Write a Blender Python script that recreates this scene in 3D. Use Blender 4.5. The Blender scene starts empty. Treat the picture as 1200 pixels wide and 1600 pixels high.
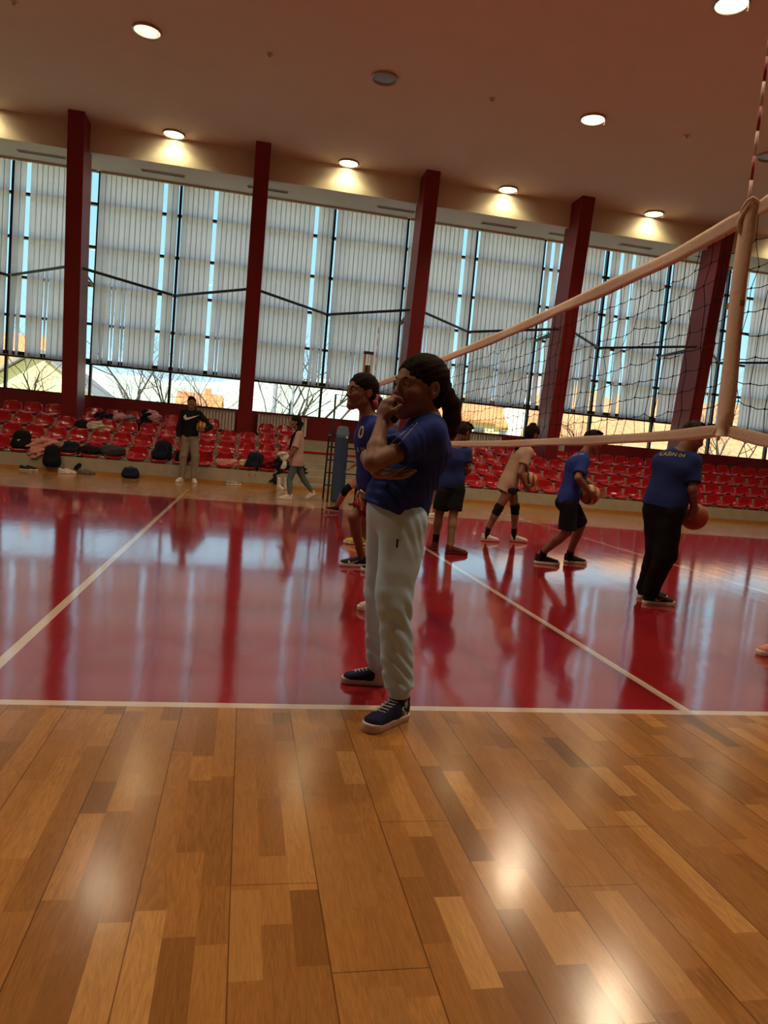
import bpy, bmesh, math, random
import numpy as np
from mathutils import Vector, Matrix
from mathutils.bvhtree import BVHTree

# ------------------------------------------------------------------ camera
SC = bpy.context.scene
COL = SC.collection
F_PX = 1119.72
PITCH, ROLL, YAW = -0.087809, 0.087527, 0.198016
EYE = np.array([-2.03316, -2.76965, 1.05716])
cy, sy, cp, sp, cr, sr = math.cos(YAW), math.sin(YAW), math.cos(PITCH), math.sin(PITCH), math.cos(ROLL), math.sin(ROLL)
FWD = np.array([sy*cp, cy*cp, sp]); _r = np.array([cy, -sy, 0.0]); _u = np.cross(_r, FWD)
RGT, UPV = cr*_r + sr*_u, -sr*_r + cr*_u
cam = bpy.data.cameras.new('camera'); camo = bpy.data.objects.new('camera', cam); COL.objects.link(camo)
cam.sensor_fit = 'VERTICAL'; cam.sensor_height = 24.0; cam.lens = F_PX/1600*24.0; cam.clip_end = 3000; cam.clip_start = 0.05
M = Matrix.Identity(4)
for i in range(3):
    M[i][0], M[i][1], M[i][2], M[i][3] = RGT[i], UPV[i], -FWD[i], EYE[i]
camo.matrix_world = M
SC.camera = camo

# ------------------------------------------------------------------ light
SC.view_settings.view_transform = 'Standard'; SC.view_settings.look = 'None'
SC.view_settings.exposure = 0.1; SC.view_settings.gamma = 1.0; SC.view_settings.use_curve_mapping = False
W = bpy.data.worlds.new('sky'); SC.world = W; W.use_nodes = True
wn = W.node_tree; bg = wn.nodes['Background']
tc = wn.nodes.new('ShaderNodeTexCoord'); sx = wn.nodes.new('ShaderNodeSeparateXYZ'); rp = wn.nodes.new('ShaderNodeValToRGB')
wn.links.new(tc.outputs['Generated'], sx.inputs[0]); wn.links.new(sx.outputs['Z'], rp.inputs[0]); wn.links.new(rp.outputs[0], bg.inputs[0])
e = rp.color_ramp.elements
e[0].position = 0.0; e[0].color = (0.80, 0.90, 1.0, 1); e[1].position = 0.75; e[1].color = (1.0, 1.12, 1.25, 1)
x = e.new(0.10); x.color = (0.42, 0.70, 0.84, 1); x = e.new(0.36); x.color = (0.25, 0.56, 0.72, 1)
SKY = 1.5; bg.inputs[1].default_value = SKY
sun = bpy.data.lights.new('sun', 'SUN'); sun.energy = 8.5; sun.color = (1.0, 0.93, 0.80); sun.angle = 0.01
suno = bpy.data.objects.new('sun', sun); COL.objects.link(suno); suno.rotation_euler = (math.radians(52), 0, math.radians(-35)); suno.location = (0, -20, 40)
LAMP_W = 450.0; LAMP_COL = (1.0, 0.78, 0.50); LENS_E = 13.0
BAY0, BAYP, NBAY0, NBAY1 = -2.09, 4.035, -2, 5     # column axis x = BAY0 + k*BAYP
YW = 17.3
for k in range(NBAY0, NBAY1):
    pl = bpy.data.lights.new('window_portal', 'AREA'); pl.shape = 'RECTANGLE'; pl.size = BAYP; pl.size_y = 5.75; pl.cycles.is_portal = True
    po = bpy.data.objects.new('window_portal', pl); COL.objects.link(po)
    po.location = (BAY0 + (k+.5)*BAYP, YW+.12, 4.6); po.rotation_euler = (math.radians(-90), 0, 0)

# ------------------------------------------------------------------ helpers
def at(u, v, y):
    d = (u-600)/F_PX*RGT - (v-800)/F_PX*UPV + FWD
    return EYE + d*(y-EYE[1])/d[1]
def fl(u, v, z=0.0):
    d = (u-600)/F_PX*RGT - (v-800)/F_PX*UPV + FWD
    return EYE + d*(z-EYE[2])/d[2]
def V3(*a): return np.array(a, float)
def nz(a):
    a = np.asarray(a, float); return a/(np.linalg.norm(a)+1e-12)

def mat(name, col, rough=.6, spec=.5, bump=0, bscale=200, var=0, vscale=8, metal=0, emit=None, coat=0, stretch=None, trans=0):
    m = bpy.data.materials.new(name); m.use_nodes = True; t = m.node_tree; b = t.nodes['Principled BSDF']
    b.inputs['Base Color'].default_value = (*col, 1); b.inputs['Roughness'].default_value = rough
    b.inputs['Specular IOR Level'].default_value = spec; b.inputs['Metallic'].default_value = metal
    if coat: b.inputs['Coat Weight'].default_value = coat; b.inputs['Coat Roughness'].default_value = .08
    g = t.nodes.new('ShaderNodeNewGeometry'); vec = g.outputs['Position']
    if stretch:
        mp = t.nodes.new('ShaderNodeMapping'); mp.inputs['Scale'].default_value = stretch; t.links.new(vec, mp.inputs[0]); vec = mp.outputs[0]
    if var:
        n = t.nodes.new('ShaderNodeTexNoise'); n.inputs['Scale'].default_value = vscale; n.inputs['Detail'].default_value = 4; t.links.new(vec, n.inputs[0])
        mx = t.nodes.new('ShaderNodeMixRGB'); mx.inputs[1].default_value = tuple(c*(1-var) for c in col)+(1,); mx.inputs[2].default_value = tuple(min(1, c*(1+var)) for c in col)+(1,)
        t.links.new(n.outputs[0], mx.inputs[0]); t.links.new(mx.outputs[0], b.inputs['Base Color'])
    if bump:
        n = t.nodes.new('ShaderNodeTexNoise'); n.inputs['Scale'].default_value = bscale; n.inputs['Detail'].default_value = 3; t.links.new(vec, n.inputs[0])
        bp = t.nodes.new('ShaderNodeBump'); bp.inputs['Strength'].default_value = bump; bp.inputs['Distance'].default_value = .01
        t.links.new(n.outputs[0], bp.inputs['Height']); t.links.new(bp.outputs[0], b.inputs['Normal'])
    if emit: b.inputs['Emission Color'].default_value = (*emit[:3], 1); b.inputs['Emission Strength'].default_value = emit[3]
    return m

ROOTLOC = {}
def link(name, me, m, parent=None, loc=None, smooth=True):
    """me is in world coordinates; loc (or the parent's origin) becomes the object's origin"""
    base = Vector(ROOTLOC.get(parent.name, (0, 0, 0))) if parent else Vector(loc if loc is not None else (0, 0, 0))
    if base.length: me.transform(Matrix.Translation(-base))
    o = bpy.data.objects.new(name, me); COL.objects.link(o)
    if parent: o.parent = parent
    else: o.location = base
    ROOTLOC[o.name] = tuple(base)
    if m is not None:
        for mm in (m if isinstance(m, (list, tuple)) else [m]): me.materials.append(mm)
    if smooth: me.polygons.foreach_set('use_smooth', [True]*len(me.polygons))
    return o
def tag(o, label=None, cat=None, group=None, kind=None):
    if label: o['label'] = label
    if cat: o['category'] = cat
    if group: o['group'] = group
    if kind: o['kind'] = kind
    return o
def empty(name, loc):
    o = bpy.data.objects.new(name, None); COL.objects.link(o); o.location = Vector(loc); o.empty_display_size = .1; ROOTLOC[o.name] = tuple(loc); return o
def mesh(vs, fs, mi=None):
    me = bpy.data.meshes.new('m'); me.from_pydata([tuple(map(float, v)) for v in vs], [], [tuple(map(int, f)) for f in fs]); me.update()
    if mi is not None: me.polygons.foreach_set('material_index', np.asarray(mi, dtype=np.int32))
    return me
class MB:
    """collects simple shapes into one mesh"""
    def __init__(s): s.v, s.f, s.mi = [], [], []
    def add(s, vs, fs, mi=0):
        o = len(s.v); s.v += [tuple(map(float, q)) for q in vs]; s.f += [tuple(int(i)+o for i in f) for f in fs]; s.mi += [mi]*len(fs)
    def box(s, lo, hi, mi=0):
        (a, b, c), (d, e_, f) = lo, hi
        s.add([(a,b,c),(d,b,c),(d,e_,c),(a,e_,c),(a,b,f),(d,b,f),(d,e_,f),(a,e_,f)], [(0,3,2,1),(4,5,6,7),(0,1,5,4),(1,2,6,5),(2,3,7,6),(3,0,4,7)], mi)
    def hexa(s, q, mi=0):   # 8 corners: bottom ring then top ring
        s.add(q, [(0,3,2,1),(4,5,6,7),(0,1,5,4),(1,2,6,5),(2,3,7,6),(3,0,4,7)], mi)
    def tube(s, pts, r, n=6, mi=0, cap=True):
        pts = [np.asarray(q, float) for q in pts]; rs = r if hasattr(r, '__len__') else [r]*len(pts)
        vs, fs = [], []; prev = None
        for i, q in enumerate(pts):
            d = nz(pts[min(i+1, len(pts)-1)]-pts[max(i-1, 0)])
            if prev is None:
                a = V3(0, 0, 1) if abs(d[2]) < .9 else V3(1, 0, 0); s1 = nz(np.cross(d, a))
            else: s1 = nz(prev-d*(prev@d))
            prev = s1; s2 = np.cross(d, s1)
            for k in range(n):
                t = 2*math.pi*k/n; vs.append(q+rs[i]*(math.cos(t)*s1+math.sin(t)*s2))
        for i in range(len(pts)-1):
            for k in range(n):
                a, b = i*n+k, i*n+(k+1)%n; fs.append((a, b, b+n, a+n))
        if cap: fs.append(tuple(range(n-1, -1, -1))); fs.append(tuple(range((len(pts)-1)*n, len(pts)*n)))
        s.add(vs, fs, mi)
    def lathe(s, c, prof, n=32, axis=2, mi=0):
        vs, fs = [], []
        for r, h in prof:
            for k in range(n):
                t = 2*math.pi*k/n; p_ = [r*math.cos(t), r*math.sin(t), h]
                if axis == 1: p_ = [p_[0], p_[2], p_[1]]
                vs.append(np.asarray(c)+p_)
        for i in range(len(prof)-1):
            for k in range(n):
                a, b = i*n+k, i*n+(k+1)%n; fs.append((a, b, b+n, a+n))
        s.add(vs, fs, mi)
    def build(s, name, m, parent=None, loc=None, smooth=False):
        me = mesh(s.v, s.f, s.mi if any(s.mi) else None)
        return link(name, me, m, parent, loc, smooth)
def box(name, lo, hi, m, parent=None, loc=None, bevel=0, smooth=False):
    b = MB(); b.box(lo, hi); me = mesh(b.v, b.f)
    if bevel:
        bm = bmesh.new(); bm.from_mesh(me); bmesh.ops.bevel(bm, geom=list(bm.edges), offset=bevel, segments=3, profile=.5, affect='EDGES'); bm.to_mesh(me); bm.free(); smooth = False
    return link(name, me, m, parent, loc, smooth)
def struct(o, label=None): o['kind'] = 'structure'; (label and tag(o, label)); return o

# ---- signed-distance modelling (numpy surface nets): bodies, clothes, bags
def ecap(a, b, ra, rb, side=None, clip=()):
    a, b = np.asarray(a, float), np.asarray(b, float)
    ra = ra if hasattr(ra, '__len__') else (ra, ra); rb = rb if hasattr(rb, '__len__') else (rb, rb)
    return ('c', a, b, ra, rb, side, clip)
def ell(c, frame, r, clip=()):
    return ('e', np.asarray(c, float), frame, r, None, None, clip)
NK = np.random.RandomState(4).normal(size=(7, 3))*1.0; NP_ = np.random.RandomState(5).uniform(0, 6.28, 7)
def wob(x_, y_, z_, s):
    n = 0
    for i in range(6):
        k = NK[i]*s*(1+.35*i); k2 = NK[(i+3) % 7]*s*.5
        n = n + np.sin(x_*k[0]+y_*k[1]+z_*k[2]+NP_[i]+1.6*np.sin(x_*k2[0]+y_*k2[1]+z_*k2[2]+NP_[6-i]))/(1+.5*i)
    return n/2.4
class Field:
    def __init__(s, lo, hi, h):
        s.h = h; s.o = np.asarray(lo, float)-3*h; n = np.ceil((np.asarray(hi, float)+3*h-s.o)/h).astype(int)+1
        s.n = n; s.F = np.full(n, 1.0, np.float32)
        s.ax = [s.o[i]+h*np.arange(n[i]) for i in range(3)]
    def _sl(s, lo, hi):
        a = [max(0, int(math.floor((lo[i]-s.o[i])/s.h))) for i in range(3)]; b = [min(int(s.n[i]), int(math.ceil((hi[i]-s.o[i])/s.h))+1) for i in range(3)]
        if any(b[i] <= a[i] for i in range(3)): return None
        sl = tuple(slice(a[i], b[i]) for i in range(3))
        return sl, s.ax[0][sl[0]][:, None, None], s.ax[1][sl[1]][None, :, None], s.ax[2][sl[2]][None, None, :]
    def _eval(s, pr, m):
        if pr[0] == 'c':
            _, a, b, ra, rb, side, clip = pr; R = max(*ra, *rb)+m
            q = s._sl(np.minimum(a, b)-R, np.maximum(a, b)+R)
            if q is None: return None
            sl, X, Y, Z = q; ab = b-a; L2 = max(ab@ab, 1e-12)
            px, py, pz = X-a[0], Y-a[1], Z-a[2]
            t = np.clip((px*ab[0]+py*ab[1]+pz*ab[2])/L2, 0, 1)
            qx, qy, qz = px-t*ab[0], py-t*ab[1], pz-t*ab[2]
            if side is None or (ra[0] == ra[1] and rb[0] == rb[1]):
                d = np.sqrt(qx*qx+qy*qy+qz*qz)-(ra[0]+t*(rb[0]-ra[0]))
            else:
                w = nz(ab); sd = nz(np.asarray(side)-w*(np.asarray(side)@w)); nn = np.cross(w, sd)
                rs = ra[0]+t*(rb[0]-ra[0]); rn = ra[1]+t*(rb[1]-ra[1]); rm = np.minimum(rs, rn)
                es = (qx*sd[0]+qy*sd[1]+qz*sd[2])/rs; en = (qx*nn[0]+qy*nn[1]+qz*nn[2])/rn; ew = (qx*w[0]+qy*w[1]+qz*w[2])/rm
                d = (np.sqrt(es*es+en*en+ew*ew)-1)*rm
        else:
            _, c, fr, r, _, _, clip = pr; R = max(r)+m
            q = s._sl(c-R, c+R)
            if q is None: return None
            sl, X, Y, Z = q; px, py, pz = X-c[0], Y-c[1], Z-c[2]
            es = [(px*f[0]+py*f[1]+pz*f[2])/r[i] for i, f in enumerate(fr)]
            d = (np.sqrt(es[0]**2+es[1]**2+es[2]**2)-1)*min(r)
        for c_, n_ in clip:
            n_ = nz(n_); d = np.maximum(d, (X-c_[0])*n_[0]+(Y-c_[1])*n_[1]+(Z-c_[2])*n_[2])
        return sl, d
    def add(s, pr, k=.012):
        q = s._eval(pr, k+3*s.h)
        if q is None: return
        sl, d = q; f = s.F[sl]
        if k > 0:
            hh = np.maximum(k-np.abs(f-d), 0)/k; s.F[sl] = np.minimum(f, d)-hh*hh*k*.25
        else: s.F[sl] = np.minimum(f, d)
    def cut(s, pr, k=.004):
        q = s._eval(pr, k+3*s.h)
        if q is None: return
        sl, d = q; f = s.F[sl]; d = -d
        hh = np.maximum(k-np.abs(f-d), 0)/k; s.F[sl] = np.maximum(f, d)+hh*hh*k*.25
    def plane(s, c, n):
        n = nz(n); X, Y, Z = s.ax[0][:, None, None], s.ax[1][None, :, None], s.ax[2][None, None, :]
        s.F = np.maximum(s.F, ((X-c[0])*n[0]+(Y-c[1])*n[1]+(Z-c[2])*n[2]).astype(np.float32))
    def noise(s, amp, scale, off=0.0, stretch=(1, 1, 1), where=None):
        idx = np.nonzero(np.abs(s.F) < amp*2+2*s.h); x_, y_, z_ = (s.ax[i][idx[i]] for i in range(3))
        v = wob((x_+off)*stretch[0], y_*stretch[1], z_*stretch[2], scale)*amp
        if where is not None: v = v*where(x_, y_, z_)
        s.F[idx] += v.astype(np.float32)
    def fold(s, c, axis, r, freq, amp):
        idx = np.nonzero(np.abs(s.F) < amp*2+2*s.h); P_ = np.stack([s.ax[i][idx[i]] for i in range(3)], -1)-c
        ax = nz(axis); t = P_@ax; w = np.exp(-((P_**2).sum(-1))/(r*r)); tw = P_[:, 0]*3+P_[:, 1]*2
        s.F[idx] += (amp*w*np.sin(t*freq+6*np.sin(tw*6))).astype(np.float32)
    def mesh(s):
        F = s.F; S = F < 0; n = S.shape
        def sh(A, i, j, k): return A[i:n[0]-1+i, j:n[1]-1+j, k:n[2]-1+k]
        cnt = np.zeros(tuple(q-1 for q in n), np.int8)
        for i in (0, 1):
            for j in (0, 1):
                for k in (0, 1): cnt += sh(S, i, j, k)
        act = (cnt > 0) & (cnt < 8); I, J, K = np.nonzero(act); N = len(I)
        ids = np.full(act.shape, -1, np.int64); ids[act] = np.arange(N)
        acc = np.zeros((N, 3)); num = np.zeros(N)
        cs = [(i, j, k) for i in (0, 1) for j in (0, 1) for k in (0, 1)]
        for a in cs:
            for d in range(3):
                if a[d]: continue
                b = list(a); b[d] = 1
                fa = F[I+a[0], J+a[1], K+a[2]]; fb = F[I+b[0], J+b[1], K+b[2]]; m = (fa < 0) != (fb < 0)
                t = np.where(m, fa/np.where(m, fa-fb, 1), 0); pt = np.stack([np.full(N, a[0], float), np.full(N, a[1], float), np.full(N, a[2], float)], -1)
                pt[:, d] += t; acc[m] += pt[m]; num[m] += 1
        vs = (np.stack([I, J, K], -1)+acc/np.maximum(num, 1)[:, None])*s.h+s.o
        fs = []
        for d in range(3):
            e1, e2 = [(1, 2), (2, 0), (0, 1)][d]
            sl0 = [slice(1, n[q]-1) for q in range(3)]; sl1 = list(sl0); sl0[d] = slice(0, n[d]-1); sl1[d] = slice(1, n[d])
            A, B = S[tuple(sl0)], S[tuple(sl1)]; c = np.stack(np.nonzero(A != B), -1)
            flip = A[tuple(c.T)]; 
            for q in range(3):
                if q != d: c[:, q] += 1
            def g(o1, o2):
                cc = c.copy(); cc[:, e1] -= o1; cc[:, e2] -= o2; return ids[cc[:, 0], cc[:, 1], cc[:, 2]]
            q4 = np.stack([g(1, 1), g(0, 1), g(0, 0), g(1, 0)], -1); q4[~flip] = q4[~flip][:, ::-1]; fs.append(q4)
        fs = np.concatenate(fs); fs = fs[(fs >= 0).all(1)]
        me = bpy.data.meshes.new('m'); me.vertices.add(len(vs)); me.vertices.foreach_set('co', vs.astype(np.float32).ravel())
        me.loops.add(len(fs)*4); me.loops.foreach_set('vertex_index', fs.ravel().astype(np.int32))
        me.polygons.add(len(fs)); me.polygons.foreach_set('loop_start', np.arange(0, len(fs)*4, 4, dtype=np.int32)); me.polygons.foreach_set('loop_total', np.full(len(fs), 4, np.int32))
        me.update(calc_edges=True); me.validate(); return me
def bounds(prims):
    lo = np.full(3, 1e9); hi = -lo
    for pr in prims:
        R = max(*pr[3], *pr[4]) if pr[0] == 'c' else max(pr[3]); pts = (pr[1], pr[2]) if pr[0] == 'c' else (pr[1],)
        for q in pts: lo = np.minimum(lo, q-R); hi = np.maximum(hi, q+R)
    return lo-.02, hi+.02
def bvh(o):
    me = o.data; off = Vector(ROOTLOC[o.name]); return BVHTree.FromPolygons([v.co+off for v in me.vertices], [tuple(p_.vertices) for p_ in me.polygons])
def drape(pts2, faces, org, ux, uy, tree, lift, name, m, parent, ray=None):
    """lays a flat 2D outline onto a surface: rays run along -ux x uy"""
    org, ux, uy = V3(*org), nz(ux), nz(uy); n = nz(ray) if ray is not None else np.cross(ux, uy); vs = []
    for a, b in pts2:
        q = org+ux*a+uy*b; hit = tree.ray_cast(Vector(q+n*.25), Vector(-n))
        vs.append(np.array(hit[0])+n*lift if hit[0] is not None else q)
    return link(name, mesh(vs, faces), m, parent, smooth=False)
def text2d(txt, size, shear=0.0, sub=0):
    cu = bpy.data.curves.new('t', 'FONT'); cu.body = txt; cu.size = size; cu.shear = shear; cu.align_x = 'CENTER'; cu.align_y = 'CENTER'; cu.resolution_u = 3; cu.offset = size*.02
    o = bpy.data.objects.new('t', cu); COL.objects.link(o); bpy.context.view_layer.update()
    dg = bpy.context.evaluated_depsgraph_get(); me = bpy.data.meshes.new_from_object(o.evaluated_get(dg)); bpy.data.objects.remove(o); bpy.data.curves.remove(cu)
    bm = bmesh.new(); bm.from_mesh(me); bmesh.ops.triangulate(bm, faces=bm.faces[:])
    for _ in range(sub): bmesh.ops.subdivide_edges(bm, edges=[q for q in bm.edges if q.calc_length() > size*.15], cuts=1); bmesh.ops.triangulate(bm, faces=bm.faces[:])
    bm.verts.index_update(); r = [(v.co.x, v.co.y) for v in bm.verts], [tuple(v.index for v in f.verts) for f in bm.faces]; bm.free(); bpy.data.meshes.remove(me); return r
def poly2d(pts, n=8):
    """triangulated closed outline"""
    bm = bmesh.new(); vs = [bm.verts.new((a, b, 0)) for a, b in pts]; bm.faces.new(vs); bmesh.ops.triangulate(bm, faces=bm.faces[:])
    for _ in range(2): bmesh.ops.subdivide_edges(bm, edges=bm.edges[:], cuts=1); bmesh.ops.triangulate(bm, faces=bm.faces[:])
    bm.verts.index_update(); r = [(v.co.x, v.co.y) for v in bm.verts], [tuple(v.index for v in f.verts) for f in bm.faces]; bm.free(); return r
# ------------------------------------------------------------------ materials of the hall
M_RED = mat('red_paint', (.19, .010, .014), .45, .4, bump=.05, bscale=90, var=.12, vscale=3)
M_REDWALL = mat('red_wall_paint', (.17, .007, .012), .5, .35, bump=.06, bscale=80, var=.1)
M_CEIL = mat('ceiling_plaster', (.70, .585, .52), .9, .1, bump=.05, bscale=40, var=.04, vscale=2)
M_SOFF = mat('fascia_plaster', (.66, .62, .52), .85, .1, var=.04)
M_WALL = mat('cream_wall', (.60, .50, .40), .8, .2, var=.05)
M_CONC = mat('concrete', (.33, .29, .22), .75, .3, bump=.15, bscale=60, var=.25, vscale=5)
M_BASE = mat('oak_skirting', (.36, .17, .045), .4, .4, var=.25, vscale=12)
M_DARK = mat('dark_steel', (.012, .013, .018), .45, .4, var=.2)
M_ALU = mat('grey_window_frame', (.10, .11, .13), .45, .4, var=.1)
M_BLACK = mat('black_plastic', (.010, .010, .011), .5, .4, var=.2)
M_WHITE = mat('white_enamel', (.62, .56, .50), .4, .4, var=.04)
M_SEAT = mat('red_seat_plastic', (.34, .005, .011), .14, .5, var=.12, vscale=2, bump=.02, bscale=25)
M_BRKT = mat('galvanised_bracket', (.55, .55, .57), .3, .5, metal=1, var=.1)
M_GRILLE = mat('dark_grille', (.05, .035, .03), .6, .3, var=.2)

def floor_material():
    m = bpy.data.materials.new('sports_parquet'); m.use_nodes = True; t = m.node_tree; N, L = t.nodes.new, t.links.new; b = t.nodes['Principled BSDF']
    g = N('ShaderNodeNewGeometry'); s = N('ShaderNodeSeparateXYZ'); L(g.outputs['Position'], s.inputs[0]); X, Y = s.outputs[0], s.outputs[1]
    def ma(op, a, b_=None, c=None):
        n = N('ShaderNodeMath'); n.operation = op
        for i, q in enumerate((a, b_, c)):
            if q is None: continue
            if isinstance(q, (int, float)): n.inputs[i].default_value = q
            else: L(q, n.inputs[i])
        return n.outputs[0]
    def wn_(a, b_=None, seed=0.0):
        n = N('ShaderNodeTexWhiteNoise'); n.noise_dimensions = '3D'; c = N('ShaderNodeCombineXYZ'); L(a, c.inputs[0]); c.inputs[2].default_value = seed
        if b_ is not None: L(b_, c.inputs[1])
        L(c.outputs[0], n.inputs[0]); return n.outputs[0]
    SW = .0685
    u = ma('DIVIDE', ma('ADD', X, 40.013), SW); i = ma('FLOOR', u); fu = ma('FRACT', u)
    v = ma('ADD', ma('DIVIDE', Y, .56), ma('MULTIPLY', wn_(i), 9.0)); j = ma('FLOOR', v); fv = ma('FRACT', v)
    # some staves are split into two shorter ones
    split = ma('GREATER_THAN', wn_(i, j, 2.0), .45); half = ma('MULTIPLY', split, ma('GREATER_THAN', fv, ma('ADD', .3, ma('MULTIPLY', wn_(i, j, 3.0), .4))))
    cell = wn_(i, ma('ADD', ma('MULTIPLY', j, 2.0), half), 1.0); cell2 = wn_(i, ma('ADD', ma('MULTIPLY', j, 2.0), half), 7.0)
    # board seams every third stave
    u3 = ma('DIVIDE', ma('ADD', X, 40.013), SW*3); f3 = ma('FRACT', u3); i3 = ma('FLOOR', u3)
    seam = ma('LESS_THAN', ma('MINIMUM', f3, ma('SUBTRACT', 1.0, f3)), .0075)
    ve = ma('FRACT', ma('ADD', ma('DIVIDE', Y, 2.2), ma('MULTIPLY', wn_(i3, None, 5.0), 7.0))); seam2 = ma('LESS_THAN', ma('MINIMUM', ve, ma('SUBTRACT', 1.0, ve)), .0006)
    sm = ma('MAXIMUM', seam, seam2)
    # grain
    mp = N('ShaderNodeCombineXYZ'); L(ma('ADD', ma('MULTIPLY', X, 1.0), ma('MULTIPLY', cell, 37.0)), mp.inputs[0]); L(ma('ADD', ma('MULTIPLY', Y, .11), ma('MULTIPLY', cell2, 11.0)), mp.inputs[1])
    gn = N('ShaderNodeTexNoise'); gn.inputs['Scale'].default_value = 26; gn.inputs['Detail'].default_value = 3; gn.inputs['Distortion'].default_value = .8; L(mp.outputs[0], gn.inputs[0])
    rings = ma('FRACT', ma('MULTIPLY', gn.outputs[0], 7.0)); rings = ma('ABSOLUTE', ma('SUBTRACT', rings, .5)); 
    mp2 = N('ShaderNodeCombineXYZ'); L(X, mp2.inputs[0]); L(ma('MULTIPLY', Y, .06), mp2.inputs[1]); L(cell, mp2.inputs[2])
    gf = N('ShaderNodeTexNoise'); gf.inputs['Scale'].default_value = 330; gf.inputs['Detail'].default_value = 2; L(mp2.outputs[0], gf.inputs[0])
    cr_ = N('ShaderNodeValToRGB'); L(cell, cr_.inputs[0]); el = cr_.color_ramp.elements
    el[0].position = 0; el[0].color = (.235, .098, .024, 1); el[1].position = 1; el[1].color = (.50, .26, .085, 1)
    q = el.new(.12); q.color = (.29, .125, .032, 1); q = el.new(.5); q.color = (.355, .155, .040, 1); q = el.new(.85); q.color = (.40, .185, .052, 1)
    gsum = ma('ADD', ma('MULTIPLY', rings, ma('MULTIPLY', cell2, .55)), ma('MULTIPLY', gf.outputs[0], .55)); gmul = ma('ADD', .60, gsum)
    wood = N('ShaderNodeMixRGB'); wood.blend_type = 'MULTIPLY'; wood.inputs[0].default_value = 1; L(cr_.outputs[0], wood.inputs[1]); L(gmul, wood.inputs[2])
    # painted court
    def inside(v_, lo, hi): return ma('MULTIPLY', ma('GREATER_THAN', v_, lo), ma('LESS_THAN', v_, hi))
    court = ma('MULTIPLY', inside(X, -9.0, 9.0), inside(Y, 0.0, 9.0))
    pn = N('ShaderNodeTexNoise'); pn.inputs['Scale'].default_value = 1.2; pn.inputs['Detail'].default_value = 5; L(g.outputs['Position'], pn.inputs[0])
    rr = N('ShaderNodeMixRGB'); rr.inputs[1].default_value = (.215, .010, .014, 1); rr.inputs[2].default_value = (.30, .016, .024, 1); L(ma('ADD', ma('MULTIPLY', pn.outputs[0], .7), ma('MULTIPLY', cell, .3)), rr.inputs[0])
    c1 = N('ShaderNodeMixRGB'); L(court, c1.inputs[0]); L(wood.outputs[0], c1.inputs[1]); L(rr.outputs[0], c1.inputs[2])
    sd = N('ShaderNodeMixRGB'); sd.blend_type = 'MULTIPLY'; L(ma('MULTIPLY', sm, .72), sd.inputs[0]); L(c1.outputs[0], sd.inputs[1]); sd.inputs[2].default_value = (.12, .07, .05, 1)
    # lines
    def band(v_, c, w): return ma('LESS_THAN', ma('ABSOLUTE', ma('SUBTRACT', v_, c)), w/2)
    inY = inside(Y, 0.0, 9.0); inX = inside(X, -9.0, 9.0)
    l = ma('MULTIPLY', ma('MAXIMUM', band(Y, .025, .05), band(Y, 8.975, .05)), inX)
    for c in (0.0, -3.0+.0, 3.0, -8.975, 8.975): l = ma('MAXIMUM', l, ma('MULTIPLY', band(X, c, .05), inY))
    dash = ma('MULTIPLY', ma('MAXIMUM', band(X, -3, .05), band(X, 3, .05)), ma('MULTIPLY', inside(Y, 9.0, 10.75), ma('LESS_THAN', ma('FRACT', ma('DIVIDE', Y, .35)), .45)))
    l = ma('MAXIMUM', l, dash)
    wear = ma('MULTIPLY', l, ma('SUBTRACT', 1.0, ma('MULTIPLY', pn.outputs[0], .12)))
    thin = ma('MULTIPLY', band(Y, 6.05, .022), inside(X, -9, 9.)); thin = ma('MULTIPLY', thin, .55)
    dk = ma('MULTIPLY', band(ma('ADD', Y, ma('MULTIPLY', X, .035)), 3.56, .024), inside(X, 0.02, 9.0))
    c2 = N('ShaderNodeMixRGB'); L(ma('MAXIMUM', wear, thin), c2.inputs[0]); L(sd.outputs[0], c2.inputs[1]); c2.inputs[2].default_value = (.62, .50, .42, 1)
    c3 = N('ShaderNodeMixRGB'); L(dk, c3.inputs[0]); L(c2.outputs[0], c3.inputs[1]); c3.inputs[2].default_value = (.02, .012, .012, 1)
    L(c3.outputs[0], b.inputs['Base Color'])
    # gloss: varnish with long shallow waves
    b.inputs['Specular IOR Level'].default_value = .5; L(ma('MULTIPLY', court, .45), b.inputs['Coat Weight']); b.inputs['Coat IOR'].default_value = 1.55; b.inputs['Coat Roughness'].default_value = .06
    rn = N('ShaderNodeTexNoise'); rn.inputs['Scale'].default_value = 3; L(g.outputs['Position'], rn.inputs[0])
    L(ma('ADD', ma('ADD', .075, ma('MULTIPLY', rn.outputs[0], .04)), ma('MULTIPLY', ma('SUBTRACT', 1.0, court), .085)), b.inputs['Roughness'])
    w1 = N('ShaderNodeTexNoise'); w1.inputs['Scale'].default_value = 2.3; w1.inputs['Detail'].default_value = 2
    mp3 = N('ShaderNodeMapping'); mp3.inputs['Scale'].default_value = (2.0, .8, 1); L(g.outputs['Position'], mp3.inputs[0]); L(mp3.outputs[0], w1.inputs[0])
    cup = ma('MULTIPLY', ma('ABSOLUTE', ma('SUBTRACT', f3, .5)), .10)
    hgt = ma('ADD', ma('ADD', ma('MULTIPLY', w1.outputs[0], .55), cup), ma('MULTIPLY', ma('SUBTRACT', 1.0, sm), .06))
    hgt = ma('ADD', hgt, ma('MULTIPLY', gf.outputs[0], .03))
    bp = N('ShaderNodeBump'); bp.inputs['Strength'].default_value = .085; bp.inputs['Distance'].default_value = .02; L(hgt, bp.inputs['Height']); L(bp.outputs[0], b.inputs['Normal']); L(bp.outputs[0], b.inputs['Coat Normal'])
    return m

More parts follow.
